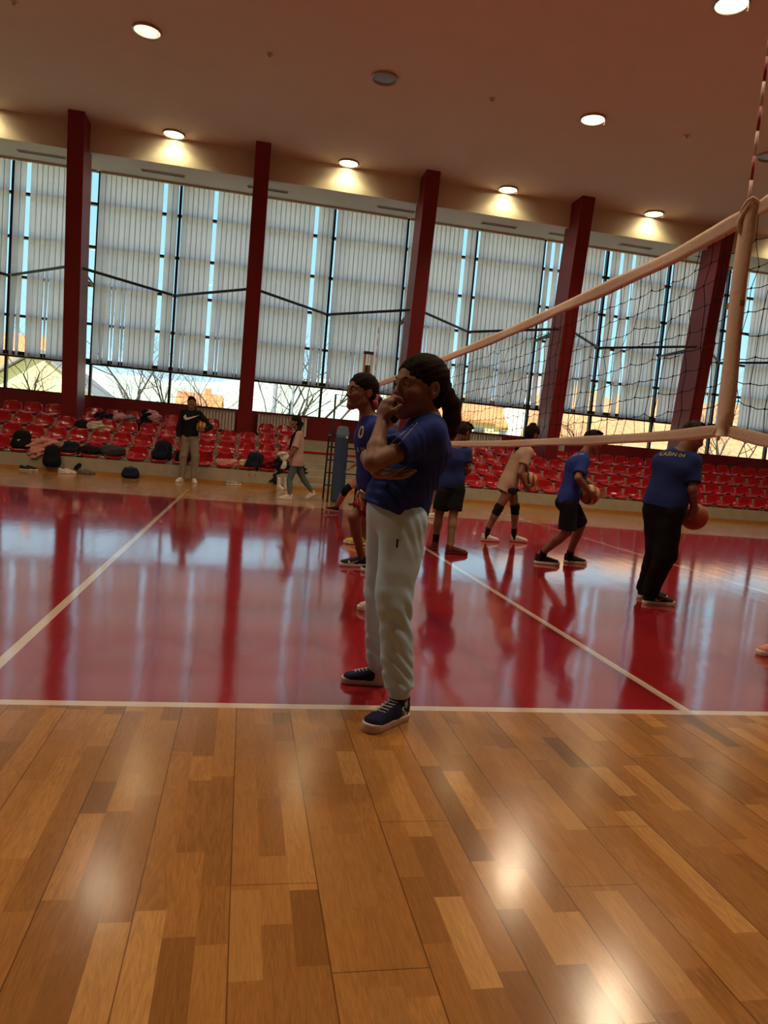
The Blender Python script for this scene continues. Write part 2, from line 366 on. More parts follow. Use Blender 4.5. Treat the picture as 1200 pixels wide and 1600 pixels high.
# ------------------------------------------------------------------ shell
XL, XR, YB, ZC = -15.0, 21.0, -10.0, 7.78
FY, FZ, SZ = 15.25, 7.17, 7.45      # fascia plane, its lower edge, window head
o = MB(); o.add([(XL, YB, 0), (XR, YB, 0), (XR, 13.0, 0), (XL, 13.0, 0)], [(0, 1, 2, 3)]); struct(o.build('floor', floor_material()), 'varnished oak parquet with a red painted volleyball court')
box('ceiling', (XL, YB, ZC), (XR, YW+.3, ZC+.25), M_CEIL); struct(bpy.data.objects['ceiling'], 'plain plastered ceiling')
b = MB(); b.hexa([(XL, FY, FZ), (XR, FY, FZ), (XR, YW+.2, SZ), (XL, YW+.2, SZ), (XL, FY, ZC), (XR, FY, ZC), (XR, YW+.2, ZC), (XL, YW+.2, ZC)])
struct(b.build('trim_1', M_SOFF), 'cream fascia and soffit above the windows')
struct(box('wall_left', (XL-.2, YB, 0), (XL, YW+.3, ZC), M_WALL)); struct(box('wall_right', (XR, YB, 0), (XR+.2, YW+.3, ZC), M_WALL)); struct(box('wall_near', (XL, YB-.2, 0), (XR, YB, ZC), M_WALL))
SILL = 1.74
struct(box('wall_far', (XL, YW-.12, 0), (XR, YW+.15, SILL), M_REDWALL), 'dark red parapet wall below the windows')
struct(box('baseboard_far', (XL, 12.965, 0), (XR, 13.0, .075), M_BASE), 'oak skirting along the foot of the bleachers')
TY0, TD, TR, TZ0 = 13.0, .75, .26, .33
AX0, AX1 = -.80, 1.17              # stair aisle between the two seat blocks
b = MB()
for k in range(4):
    y0 = TY0+TD*k; z1 = TZ0+TR*k; y1 = YW-.12
    for x0, x1 in ((XL, AX0), (AX1, XR)): b.box((x0, y0, 0 if k == 0 else z1-TR), (x1, y1, z1))
for k in range(8):
    y0 = TY0+TD*.5*k-.02*(k == 0); z1 = (TZ0+TR*3)/8*(k+1); b.box((AX0, y0, z1-(TZ0+TR*3)/8-(0 if k else 0)), (AX1, YW-.12, z1))
struct(b.build('concrete_bleachers', M_CONC), 'bare concrete bleacher tiers with a stair aisle')
z6 = (TZ0+TR*3)/8*6
struct(box('trim_2', (AX0, TY0+TD*.5*5-.012, z6-.05), (AX1, TY0+TD*.5*5, z6), M_SEAT), 'red painted nosing on a stair of the aisle')

# columns leaning into the hall
CW = .345
for k in range(-2, 5):
    xc = BAY0+k*BAYP; b = MB(); yb, yt, zb, d = 15.27, 14.62, TZ0+TR*3, .82
    b.hexa([(xc-CW/2, yb, zb), (xc+CW/2, yb, zb), (xc+CW/2, yb+d, zb), (xc-CW/2, yb+d, zb), (xc-CW/2, yt, ZC), (xc+CW/2, yt, ZC), (xc+CW/2, yt+d, ZC), (xc-CW/2, yt+d, ZC)])
    struct(b.build('column', M_RED), 'dark red leaning column between the window bays')

# windows
M_GLASS = bpy.data.materials.new('window_glass'); M_GLASS.use_nodes = True; t = M_GLASS.node_tree; t.nodes.clear()
mo = t.nodes.new('ShaderNodeOutputMaterial'); mx = t.nodes.new('ShaderNodeMixShader'); tr = t.nodes.new('ShaderNodeBsdfTransparent'); gl = t.nodes.new('ShaderNodeBsdfGlossy'); gl.inputs['Roughness'].default_value = .02
tr.inputs[0].default_value = (.95, .98, .98, 1); mx.inputs[0].default_value = .05; t.links.new(tr.outputs[0], mx.inputs[1]); t.links.new(gl.outputs[0], mx.inputs[2]); t.links.new(mx.outputs[0], mo.inputs[0])
MUNT = [2.62, 3.60, 4.57, 5.54, 6.61]
wi = 0
for k in range(NBAY0, NBAY1):
    x0 = BAY0+k*BAYP; x1 = x0+BAYP; wi += 1
    b = MB()
    for xm in (x0+.02, (x0+x1)/2): b.box((xm-.03, YW-.05, SILL), (xm+.03, YW+.07, SZ))
    for z in MUNT: b.box((x0, YW-.06, z-.03-(.03 if z < 3 else 0)), (x1, YW+.06, z+.03+(.06 if z < 3 else 0)))
    b.box((x0, YW-.06, SILL), (x1, YW+.07, SILL+.03)); b.box((x0, YW-.02, SZ-.05), (x1, YW+.06, SZ+.1))
    wo = struct(b.build('window_%d' % wi, M_DARK if k != 5 else M_ALU), 'tall glazed bay with dark frames')
    g_ = MB(); g_.box((x0, YW+.015, SILL+.02), (x1, YW+.023, SZ)); g_.build('pane', M_GLASS, wo)
    # plan braces from the columns to the middle mullion
    b = MB(); zc = 4.57; xm = (x0+x1)/2
    b.tube([(x0+CW/2-.02, 15.2, zc), (xm, YW-.04, zc)], .035, 8); b.tube([(x1-CW/2+.02, 15.2, zc), (xm, YW-.04, zc)], .035, 8); b.tube([(x0+CW/2-.04, 15.35, zc-.02), (x0+.02, YW-.04, zc-.02)], .03, 6); b.tube([(x1-CW/2+.04, 15.35, zc-.02), (x1, YW-.04, zc-.02)], .03, 6)
    struct(b.build('window_brace', M_DARK), 'dark horizontal steel brace between columns and mullion')

# ------------------------------------------------------------------ vertical blinds
M_SLAT = bpy.data.materials.new('blind_fabric'); M_SLAT.use_nodes = True; t = M_SLAT.node_tree; t.nodes.clear()
mo = t.nodes.new('ShaderNodeOutputMaterial'); mx = t.nodes.new('ShaderNodeMixShader'); df = t.nodes.new('ShaderNodeBsdfDiffuse'); tl = t.nodes.new('ShaderNodeBsdfTranslucent')
nt = t.nodes.new('ShaderNodeTexNoise'); nt.inputs['Scale'].default_value = 2.5; gg = t.nodes.new('ShaderNodeNewGeometry'); t.links.new(gg.outputs['Position'], nt.inputs[0])
rm = t.nodes.new('ShaderNodeValToRGB'); rm.color_ramp.elements[0].color = (.56, .515, .525, 1); rm.color_ramp.elements[1].color = (.66, .61, .615, 1); t.links.new(nt.outputs[0], rm.inputs[0])
t.links.new(rm.outputs[0], df.inputs[0]); t.links.new(rm.outputs[0], tl.inputs[0])
mx.inputs[0].default_value = .80; t.links.new(df.outputs[0], mx.inputs[1]); t.links.new(tl.outputs[0], mx.inputs[2]); t.links.new(mx.outputs[0], mo.inputs[0])
M_OVERLAP = M_SLAT.copy(); M_OVERLAP.name = 'blind_overlap_shade'  # darker slat-edge strip: painted shade of the doubled fabric where slats overlap
for e_, c_ in zip([q for q in M_OVERLAP.node_tree.nodes if q.type == 'VALTORGB'][0].color_ramp.elements, ((.33, .295, .30, 1), (.42, .38, .38, 1))): e_.color = c_
YBL = 17.165
GAPS = [at(u, v, YBL)[0] for u, v in ((18, 300), (44, 300), (151, 300), (256, 330), (340, 330), (496, 350), (728, 370), (866, 400), (874, 400), (947, 390), (970, 420), (990, 420), (1043, 430), (1135, 470), (1172, 470))]
rnd = random.Random(11)
nb = 0; NAMES = ['first', 'second', 'third', 'fourth', 'fifth', 'sixth', 'seventh', 'eighth']
BLBL = ['far left bay beyond the left edge', 'window bay left of the first red column', 'window bay between the first and second red columns', 'window bay between the second and third red columns, behind the coach and girls', 'window bay between the third and fourth red columns', 'window bay right of the fourth red column', 'rightmost window bay beyond the net strap']
BLBL[3] = 'window bay between the second and third red columns'
for k in range(NBAY0, NBAY1):
    x0 = BAY0+k*BAYP; x1 = x0+BAYP
    bl = empty('vertical_blind', ((x0+x1)/2, YBL, SZ)); tag(bl, 'grey vertical slat blind hanging in the '+BLBL[nb], 'blind', 'vertical blinds in the window bays'); nb += 1
    hb = MB(); hb.box((x0+.05, YBL-.03, SZ-.10), (x1-.05, YBL+.03, SZ-.03)); hb.build('headrail', M_WHITE, bl)
    sb = MB(); n = int(BAYP/.127); 
    for i in range(n):
        xs = x0+.06+.127*(i+.5)
        if any(abs(xs-g_) < .075 for g_ in GAPS) and True: continue
        if abs(xs-(x0+x1)/2-.03) < .05: continue
        a0 = rnd.gauss(0, .10); a1 = a0+(rnd.gauss(0, .16) if rnd.random() < .80 else rnd.choice((-1, 1))*rnd.uniform(.85, 1.25))
        zb = 2.60+rnd.uniform(-.012, .012); w = .0745; yo = rnd.uniform(-.006, .006)
        vs, fs = [], []
        for q in range(9):
            f_ = q/8; z = SZ-.1+(zb-(SZ-.1))*f_; a = a0+(a1-a0)*f_**1.3
            for s_ in (-1, -.35, .35, .78, 1): vs.append((xs+s_*w*math.cos(a), YBL+yo+s_*w*math.sin(a)+.006*(1-s_*s_), z))
        for q in range(8):
            for s_ in range(3): fs.append((q*5+s_, q*5+s_+1, q*5+s_+6, q*5+s_+5))
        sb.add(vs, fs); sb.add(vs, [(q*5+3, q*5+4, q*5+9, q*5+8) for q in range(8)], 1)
    sb.build('slats', [M_SLAT, M_OVERLAP], bl, smooth=True)
    cb = MB()
    for i in range(4):
        xs = x0+.5+i*1.0; cb.tube([(xs, YBL-.02, 2.605), (min(xs+.95, x1-.1), YBL-.02, 2.600)], .004, 4)
    cb.build('bottom_chain', M_WHITE, bl)

# ------------------------------------------------------------------ ceiling fixtures
M_LENS = mat('lamp_lens', (.9, .8, .65), .4, emit=(1.0, .80, .46, LENS_E)); M_LENSDIM = mat('dim_lamp_lens', (.9, .75, .6), .4, emit=(1.0, .62, .36, 2.2)); M_LENSOFF = mat('unlit_lens', (.22, .23, .24), .25, .5, var=.2, vscale=30); M_RIM = mat('lamp_rim', (.45, .40, .36), .4, .5, metal=.6, var=.05)
def ceiling_lamp(x, y, lit, label):
    r = empty('ceiling_lamp', (x, y, ZC)); tag(r, label, 'ceiling lamp', 'round ceiling lamps')
    b = MB(); b.lathe((x, y, ZC), [(.225, .0), (.248, .0), (.248, -.03), (.235, -.045), (.215, -.03), (.215, -.012)], 40); b.build('rim', M_RIM, r, smooth=True)
    b = MB(); b.lathe((x, y, ZC), [(.001, -.022), (.12, -.021), (.217, -.015)], 40); b.build('lens', (M_LENSDIM if lit == .25 else M_LENS) if lit else M_LENSOFF, r, smooth=True)
    b = MB(); b.tube([(x+.2, y-.1, ZC-.02), (x+.2, y-.1, ZC-.10), (x+.185, y-.1, ZC-.13), (x+.215, y-.1, ZC-.13), (x+.2, y-.1, ZC-.10)], .004, 5); b.build('hook', M_RIM, r)
    if lit:
        sp_ = bpy.data.lights.new('lamp_light', 'SPOT'); sp_.energy = LAMP_W*lit; sp_.color = LAMP_COL if y < 13 else (1.0, .80, .40); sp_.spot_size = math.radians(142); sp_.spot_blend = .45; sp_.shadow_soft_size = .15; sp_.specular_factor = 0
        so = bpy.data.objects.new('lamp_light', sp_); COL.objects.link(so); so.location = (0, 0, -.06); so.parent = r
NEARF = ['round lit ceiling lamp by the fascia left of the first column', 'round lit ceiling lamp by the fascia between first and second red columns', 'round lit ceiling lamp by the fascia between second and third red columns', 'round lit ceiling lamp by the fascia between third and fourth red columns', 'round lit ceiling lamp by the fascia right of the fourth column, above the net', 'round lit ceiling lamp by the fascia at the far right']
for i in range(6): ceiling_lamp(-8.15+4.04*i, 15.0, .12, NEARF[i])
ceiling_lamp(-4.15, 10.76, .25, 'pale lit round ceiling lamp, upper left of the ceiling'); ceiling_lamp(0.0, 10.82, 0, 'unlit grey round ceiling lamp in the middle of the ceiling'); ceiling_lamp(4.15, 10.86, 1, 'bright round ceiling lamp right of the unlit one'); ceiling_lamp(8.2, 11.0, 0, 'unlit grey round ceiling lamp at the right edge behind the antenna')
ceiling_lamp(4.31, 7.0, 1, 'bright round ceiling lamp cut by the top right edge')
for i, (x, y) in enumerate(((-4.1, 3.0), (.1, 3.0), (4.2, 3.0), (-8.2, 3.0), (8.3, 3.0), (12.2, 7.0), (-8.2, 7.0), (.1, -1.0))): ceiling_lamp(x, y, 1, 'round lit ceiling lamp outside the picture, above the near half of the hall')
for i, (x, y, l) in enumerate(((-2.08, 10.76, 'left of the unlit lamp'), (2.07, 10.83, 'right of the unlit lamp'), (6.16, 10.83, 'right of the bright lamp, above the net'), (-6.23, 10.67, 'at the top left corner'))):
    r = empty('smoke_detector', (x, y, ZC)); tag(r, 'small white ceiling smoke detector '+l, 'smoke detector', 'small ceiling detectors')
    b = MB(); b.lathe((x, y, ZC), [(.055, 0), (.055, -.02), (.03, -.025)], 16); b.build('base', M_WHITE, r, smooth=True); b = MB(); b.lathe((x, y, ZC), [(.032, -.024), (.03, -.05), (.015, -.06), (.001, -.06)], 16); b.build('sensor_head', M_RIM, r, smooth=True)
# soffit vents
vx = [(-7.75, -6.7), (-4.96, -3.95), (-2.41, -1.42), (.9, 1.9), (3.75, 4.72), (5.69, 6.55), (7.8, 8.75), (10.2, 11.2)]
vl = ['left of the first column', 'above the first full window bay', 'behind the second column', 'left of the third column', 'right of the third column', 'left of the fourth column', 'right of the fourth column', 'near the net strap at the right']
for (x0, x1), l in zip(vx, vl):
    y0, y1 = 16.18, 16.36; zf = lambda y: FZ+(SZ-FZ)*(y-FY)/(YW+.2-FY)-.004
    r = empty('air_vent', ((x0+x1)/2, y0, zf(y0))); tag(r, 'long narrow dark air vent in the soffit '+l, 'air vent', 'soffit air vents')
    b = MB(); b.hexa([(x0, y0, zf(y0)-.012), (x1, y0, zf(y0)-.012), (x1, y1, zf(y1)-.012), (x0, y1, zf(y1)-.012), (x0, y0, zf(y0)), (x1, y0, zf(y0)), (x1, y1, zf(y1)), (x0, y1, zf(y1))]); b.build('grille', M_GRILLE, r)
    b = MB()
    for ya in (y0-.012, y1): b.hexa([(x0-.01, ya, zf(ya)-.018), (x1+.01, ya, zf(ya)-.018), (x1+.01, ya+.012, zf(ya+.012)-.018), (x0-.01, ya+.012, zf(ya+.012)-.018), (x0-.01, ya, zf(ya)), (x1+.01, ya, zf(ya)), (x1+.01, ya+.012, zf(ya)), (x0-.01, ya+.012, zf(ya))])
    for xa in (x0-.012, x1): b.box((xa, y0, zf(y0)-.016), (xa+.012, y1, zf(y1)))
    b.build('frame', M_WHITE, r)

# ------------------------------------------------------------------ radiators
for (x0, x1, l) in ((-3.35, -1.95+.35-.75, 'behind the coach in the black hoodie'), (-1.75, -.42, 'behind the walking girl in pink'), (3.9, 5.2, 'behind the net, right of the third column'), (6.45, 7.15, 'right of the fourth column, beside the bending boy')):
    y0, y1, z0, z1 = 16.98, 17.1, TZ0+TR*3+.08, 1.70
    r = empty('radiator', ((x0+x1)/2, y0, z0)); tag(r, 'white ribbed radiator on the red wall '+l, 'radiator', 'white wall radiators')
    n = int((x1-x0)/.08); b = MB()
    for i in range(n):
        xa = x0+(x1-x0)*i/n; b.box((xa+.010, y0, z0), (xa+(x1-x0)/n-.010, y1-.02, z1-.02)); b.box((xa, y0+.07, z0+.03), (xa+(x1-x0)/n, y1-.03, z1-.05))
    b.build('ribs', M_WHITE, r); b = MB(); b.box((x0-.01, y0-.015, z1-.025), (x1+.01, y1+.06, z1)); b.build('top_grille', M_RIM, r)
    b = MB()
    for xa in (x0+.1, x1-.1): b.tube([(xa, y1-.04, z0), (xa, y1-.04, TZ0+TR*3-.01)], .012, 6)
    b.build('pipe', M_WHITE, r)

# ------------------------------------------------------------------ stadium seats
def seat_mesh():
    prof = [(.02, -.005, .33), (0, .02, .38), (.03, .035, .405), (.12, .022, .42), (.24, .015, .42), (.33, .03, .42), (.375, .075, .42), (.395, .13, .42), (.405, .18, .415), (.415, .23, .385), (.422, .262, .33), (.427, .282, .26), (.43, .29, .18)]
    nx = 12; vs, fs = [], []
    for y, z, w in prof:
        for i in range(nx+1):
            s = -1+2*i/nx; e_ = abs(s)**4; vs.append((s*w/2, y-e_*.03*(z > .06), z+e_*.035*(z < .08)))
    for q in range(len(prof)-1):
        for i in range(nx): a = q*(nx+1)+i; fs.append((a, a+1, a+nx+2, a+nx+1))
    me = mesh(vs, fs); bm = bmesh.new(); bm.from_mesh(me); bmesh.ops.recalc_face_normals(bm, faces=bm.faces[:]); bmesh.ops.solidify(bm, geom=bm.faces[:], thickness=.012); bm.to_mesh(me); bm.free(); return me
SM = seat_mesh(); SM.materials.append(M_SEAT); SM.polygons.foreach_set('use_smooth', [True]*len(SM.polygons))
bb = MB(); bb.box((-.19, .15, -.03), (.19, .19, -.005)); bb.box((-.19, .05, -.03), (-.15, .30, .012)); bb.box((.15, .05, -.03), (.19, .30, .012)); bb.tube([(-.215, .03, .015), (-.185, .03, .015)], .012, 6); bb.tube([(.185, .03, .015), (.215, .03, .015)], .012, 6)
BM_ = mesh(bb.v, bb.f); BM_.materials.append(M_BRKT)
RN = ['front', 'second', 'third', 'top']; ORD = lambda n: '%d%s' % (n, 'th' if 10 <= n % 100 <= 20 else {1: 'st', 2: 'nd', 3: 'rd'}.get(n % 10, 'th'))
COLX = [BAY0+k*BAYP for k in range(-2, 5)]
SEATZ = lambda r_: TZ0+TR*r_+.028
def seat(x, r_, lab):
    o = bpy.data.objects.new('stadium_seat', SM); COL.objects.link(o); o.location = (x, TY0+TD*r_+.02, SEATZ(r_)); tag(o, lab, 'stadium seat', 'red stadium seats in the bleacher rows')
    c = bpy.data.objects.new('mounting_bracket', BM_); COL.objects.link(c); c.parent = o
for r_ in range(4):
    for side in (0, 1):
        cnt = 0
        for i in range(15 if side == 0 else 29):
            x = -1.07-.456*i if side == 0 else 1.43+.456*i
            if r_ == 3 and any(abs(x-q) < CW/2+.2 for q in COLX): continue
            cnt += 1; seat(x, r_, 'red plastic bucket seat in the %s row, %s to the %s of the stair aisle' % (RN[r_], ORD(cnt), 'left' if side == 0 else 'right'))
# ------------------------------------------------------------------ net, posts, referee stand
M_TAPE = mat('net_tape', (.62, .47, .38), .8, .2, bump=.3, bscale=60, var=.1, vscale=10); M_CORD = mat('net_cord', (.008, .008, .010), .7, .2, var=.1)
ZT = lambda y: float(np.interp(y, [-.9, -.05, .06, .6, 1.7, 2.8, 4.7, 8.9, 10], [2.275, 2.23, 2.22, 2.17, 2.145, 2.12, 2.105, 2.11, 2.13]))
ZB = lambda y: float(np.interp(y, [-.9, -.24, .03, .36, .71, 1.63, 2.7, 4.2, 8.9, 10], [1.17, 1.22, 1.268, 1.245, 1.23, 1.205, 1.18, 1.165, 1.17, 1.18]))
net = empty('volleyball_net', (0, 4.5, 1.17)); tag(net, 'black mesh volleyball net with white tape edges stretched across the court', 'volleyball net')
YN0, YN1 = -.62, 9.05
def tape(name, zf, hw, up, th):
    vs, fs = [], []; n = 120; prof = [(-.5, -1), (-.5, -.5), (-.42, 0), (-.5, .5), (-.3, 1), (.3, 1), (.5, .5), (.42, 0), (.5, -.5), (.5, -1)]; m = len(prof)
    for i in range(n+1):
        y = YN0+(YN1-YN0)*i/n; pinch = 1-.35*math.exp(-((y-.03)/.06)**2); w = .008*wob(np.float64(y), 0, up, 5.0)
        for a, b in prof: vs.append((a*th*pinch+w*.6*b, y, zf(y)+up+b*hw*pinch+w*.5*(b < 0)))
    for i in range(n):
        for j in range(m): a = i*m+j; b = i*m+(j+1) % m; fs.append((a, b, b+m, a+m))
    fs += [tuple(range(m)), tuple(range(n*m+m-1, n*m-1, -1))]
    return link(name, mesh(vs, fs), M_TAPE, net)
tape('top_tape', ZT, .036, -.036, .022); tape('bottom_tape', ZB, .026, .0, .034)
b = MB(); rr = random.Random(3); NR = 9; ys = np.arange(YN0, YN1+.01, .1)
J = [[(rr.gauss(0, .006), rr.gauss(0, .006), rr.gauss(0, .007)) for q in range(NR+1)] for _ in ys]
def node(i, q):
    y = ys[i]; f_ = q/NR; z = ZT(y)-.07+(ZB(y)+.02-(ZT(y)-.07))*f_; j = J[i][q]; return V3(j[0], y+(j[1]+.012*math.sin(f_*6+i*.7) if 0 < q < NR else 0), z+(j[2] if 0 < q < NR else 0))
for i in range(len(ys)):
    b.tube([node(i, q) for q in range(NR+1)], .0019, 4, cap=False)
    if i+1 < len(ys):
        for q in range(1, NR): 
            a, c = node(i, q), node(i+1, q); b.tube([a, (a+c)/2-V3(0, 0, .006), c], .0019, 4, cap=False)
            b.tube([a-V3(0, 0, .004), a+V3(0, 0, .004)], .0042, 4)
b.build('mesh_cords', M_CORD, net)
b = MB(); b.tube([(0, YN0, ZT(YN0)-.012)]+[(0, y, ZT(y)-.012) for y in np.arange(-.5, 9.0, .5)]+[(0, 10.0, 2.13)], .004, 5); b.tube([(0, YN1, ZB(YN1)), (0, 10.0, 1.2)], .004, 5); b.tube([(0, YN1, ZT(YN1)-.07), (0, 10.0, 1.95)], .003, 5); b.tube([(0, -1.0, 2.29), (0, YN0, ZT(YN0)-.012)], .004, 5); b.tube([(0, -1.0, 1.15), (0, YN0, ZB(YN0))], .004, 5); b.build('cable', M_CORD, net)
def strap(y0):
    vs, fs = [], []; n = 24; z1, z0 = ZT(y0)+.008, ZB(y0)-.03
    for i in range(n+1):
        f_ = i/n; z = z1+(z0-z1)*f_; w = .037*(1-.45*math.exp(-((f_-.97)/.05)**2)+.12*math.exp(-((f_-.8)/.12)**2)); t_ = .012+.012*math.exp(-((f_-.97)/.05)**2)
        yy = y0+.012*math.sin(f_*5); 
        for a, c in ((-1, -1), (0, -1.3), (1, -1), (1, 1), (0, 1.3), (-1, 1)): vs.append((c*t_-.012, yy+a*w, z))
    for i in range(n):
        for j in range(6): a = i*6+j; c = i*6+(j+1) % 6; fs.append((a, c, c+6, a+6))
    fs += [tuple(range(6)), tuple(range(n*6+5, n*6-1, -1))]
    return link('side_strap', mesh(vs, fs), M_TAPE, net)
strap(.03); strap(9.0)
b = MB()
KN = lambda b, z, s: b.tube([(.03*s*math.cos(t_)-.01, .03+.045*s*math.sin(t_), z+.02*math.sin(2*t_)) for t_ in np.linspace(0, 6.28, 12)], .006, 6)
KN(b, ZB(.03)+.005, .9); KN(b, ZB(.03)+.02, .6); b.build('lower_knot', M_TAPE, net, smooth=True); b = MB(); KN(b, ZT(.03)-.01, 1.0); KN(b, ZT(.03)-.03, .8)
b.tube([(-.03, .04, ZT(.03)-.03), (-.035, .06, ZT(.03)-.07), (-.03, .055, ZT(.03)-.12)], .01, 6)
b.build('knot', M_TAPE, net, smooth=True)
M_ARED = mat('antenna_red', (.32, .008, .02), .4, .4, var=.05); M_AWHT = mat('antenna_white', (.62, .46, .40), .4, .4, var=.05); M_CLIP = mat('orange_clip', (.38, .13, .03), .5, .4, var=.1)
def antenna(y, x, label):
    r = empty('net_antenna', (x, y, 1.22)); tag(r, label, 'net antenna', 'net antennas')
    for i in range(18):
        z = 1.22+.1*i; c = MB(); c.tube([(x, y, z), (x, y, z+.1)], .0065, 8); c.build('band', M_AWHT if i % 2 == 0 else M_ARED, r, smooth=True)
    c = MB(); c.box((x-.012, y-.045, 1.79), (x+.012, y+.045, 1.815)); c.build('clip', M_CLIP, r)
antenna(.047, -.012, 'red and white striped antenna rising above the near net strap'); antenna(9.0, -.028, 'thin antenna at the far end of the net beside the far post')
def post(y, label):
    r = empty('net_post', (0, y, 0)); tag(r, label, 'net post', 'net posts')
    b = MB(); b.tube([(0, y, 0), (0, y, 2.5)], .045, 16); b.build('tube', M_BLACK, r, smooth=True)
    for dx in (-.06, .06): c = MB(); c.box((dx-.016, y-.03, 1.2), (dx+.016, y+.03, 2.72)); c.build('rail', M_BASE if dx < 0 else M_TAPE, r)
    c = MB(); c.box((-.085, y-.05, 2.7), (.085, y+.05, 2.74)); c.build('cap', M_BLACK, r)
    c = MB(); c.box((-.12, y-.12, 0), (.12, y+.12, .02)); c.build('base_plate', M_BLACK, r)
post(10.0, 'dark upright post holding the far end of the net'); post(-1.05, 'near net post outside the right edge')
M_PAD = mat('blue_vinyl', (.022, .046, .10), .45, .4, bump=.08, bscale=20, var=.15)
rs = empty('referee_stand', (-.2, 10.4, 0)); tag(rs, 'black framed referee stand with tall blue padding, left of the net post', 'referee stand')
XA, XB = -.50, .18
b = MB(); b.tube([(XA, 10.2, 0), (XA, 10.2, 1.95), (XB, 10.2, 1.95), (XB, 10.2, 0)], .018, 8); b.build('frame', M_BLACK, rs)
b = MB(); b.tube([(XA, 10.95, 0), (XA, 10.75, 1.2), (XB, 10.75, 1.2), (XB, 10.95, 0)], .018, 8); b.build('rear_frame', M_BLACK, rs)
for z in (.28, .52, .76, 1.0, 1.2): c = MB(); c.tube([(XA, 10.72, z), (XB, 10.72, z)], .015, 6); c.build('rung', M_BLACK, rs)
c = MB(); c.box((XA-.02, 10.2, 1.2), (XB+.02, 10.75, 1.24)); c.build('platform', M_BLACK, rs)
c = MB(); c.hexa([(-.45, 10.16, .02), (-.20, 10.16, .02), (-.16, 10.62, .02), (-.40, 10.62, .02), (-.45, 10.16, 1.22), (-.20, 10.16, 1.22), (-.16, 10.62, 1.42), (-.36, 10.62, 1.42)]); pd = c.build('padding', M_PAD, rs)
bm = bmesh.new(); bm.from_mesh(pd.data); bmesh.ops.bevel(bm, geom=list(bm.edges), offset=.035, segments=4, profile=.5, affect='EDGES'); bm.to_mesh(pd.data); bm.free()
c = MB(); c.lathe((-.24, 10.15, 1.2), [(.001, -.012), (.022, -.01), (.022, .01)], 12, axis=1); c.build('button', M_WHITE, rs)

# ------------------------------------------------------------------ outdoors
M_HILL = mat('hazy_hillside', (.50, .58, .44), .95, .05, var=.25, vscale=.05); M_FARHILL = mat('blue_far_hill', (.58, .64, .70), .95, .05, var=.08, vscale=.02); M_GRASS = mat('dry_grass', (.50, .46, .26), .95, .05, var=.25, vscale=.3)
M_BANK = mat('autumn_bank', (.52, .27, .135), .95, .05, var=.5, vscale=3); M_BARK = mat('bark', (.075, .062, .056), .9, .1, var=.25, vscale=4)
M_ROOF = mat('clay_roof', (.62, .24, .10), .8, .2, bump=.5, bscale=3, var=.2, vscale=1, stretch=(4, 4, 4)); M_GREYROOF = mat('grey_roof', (.28, .26, .25), .8, .2, var=.15); M_YWALL = mat('yellow_render', (.78, .70, .36), .9, .1, var=.06); M_WWALL = mat('white_render', (.85, .84, .80), .9, .1, var=.04); M_WPANE = mat('house_window', (.12, .13, .15), .2, .5, var=.1)
GZ = -1.6
b = MB(); b.add([(-600, YW+.6, GZ), (900, YW+.6, GZ), (900, 1200, GZ), (-600, 1200, GZ)], [(0, 1, 2, 3)]); struct(b.build('ground', M_GRASS))
def ridge(name, ya, yb, hf, m, x0, x1, nx=90, ny=14):
    vs, fs = [], []
    for j in range(ny+1):
        for i in range(nx+1):
            x = x0+(x1-x0)*i/nx; f_ = j/ny; vs.append((x, ya+(yb-ya)*f_, GZ-.3+hf(x)*math.sin(min(1, f_*1.15)*math.pi/2)+.02*hf(x)*math.sin(x*.31+f_*19)))
    for j in range(ny):
        for i in range(nx): a = j*(nx+1)+i; fs.append((a, a+1, a+nx+2, a+nx+1))
    return struct(link(name, mesh(vs, fs), m))
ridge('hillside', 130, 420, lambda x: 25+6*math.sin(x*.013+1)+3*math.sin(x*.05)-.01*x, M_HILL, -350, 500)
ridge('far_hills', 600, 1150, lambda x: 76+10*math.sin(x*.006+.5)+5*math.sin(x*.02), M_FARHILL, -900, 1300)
ridge('autumn_bank', 34, 48, lambda x: 8.2*max(0.0, min(1.0, (x-16.6)/2.2))*(1+.05*math.sin(x)), M_BANK, 16, 62, 60, 10)
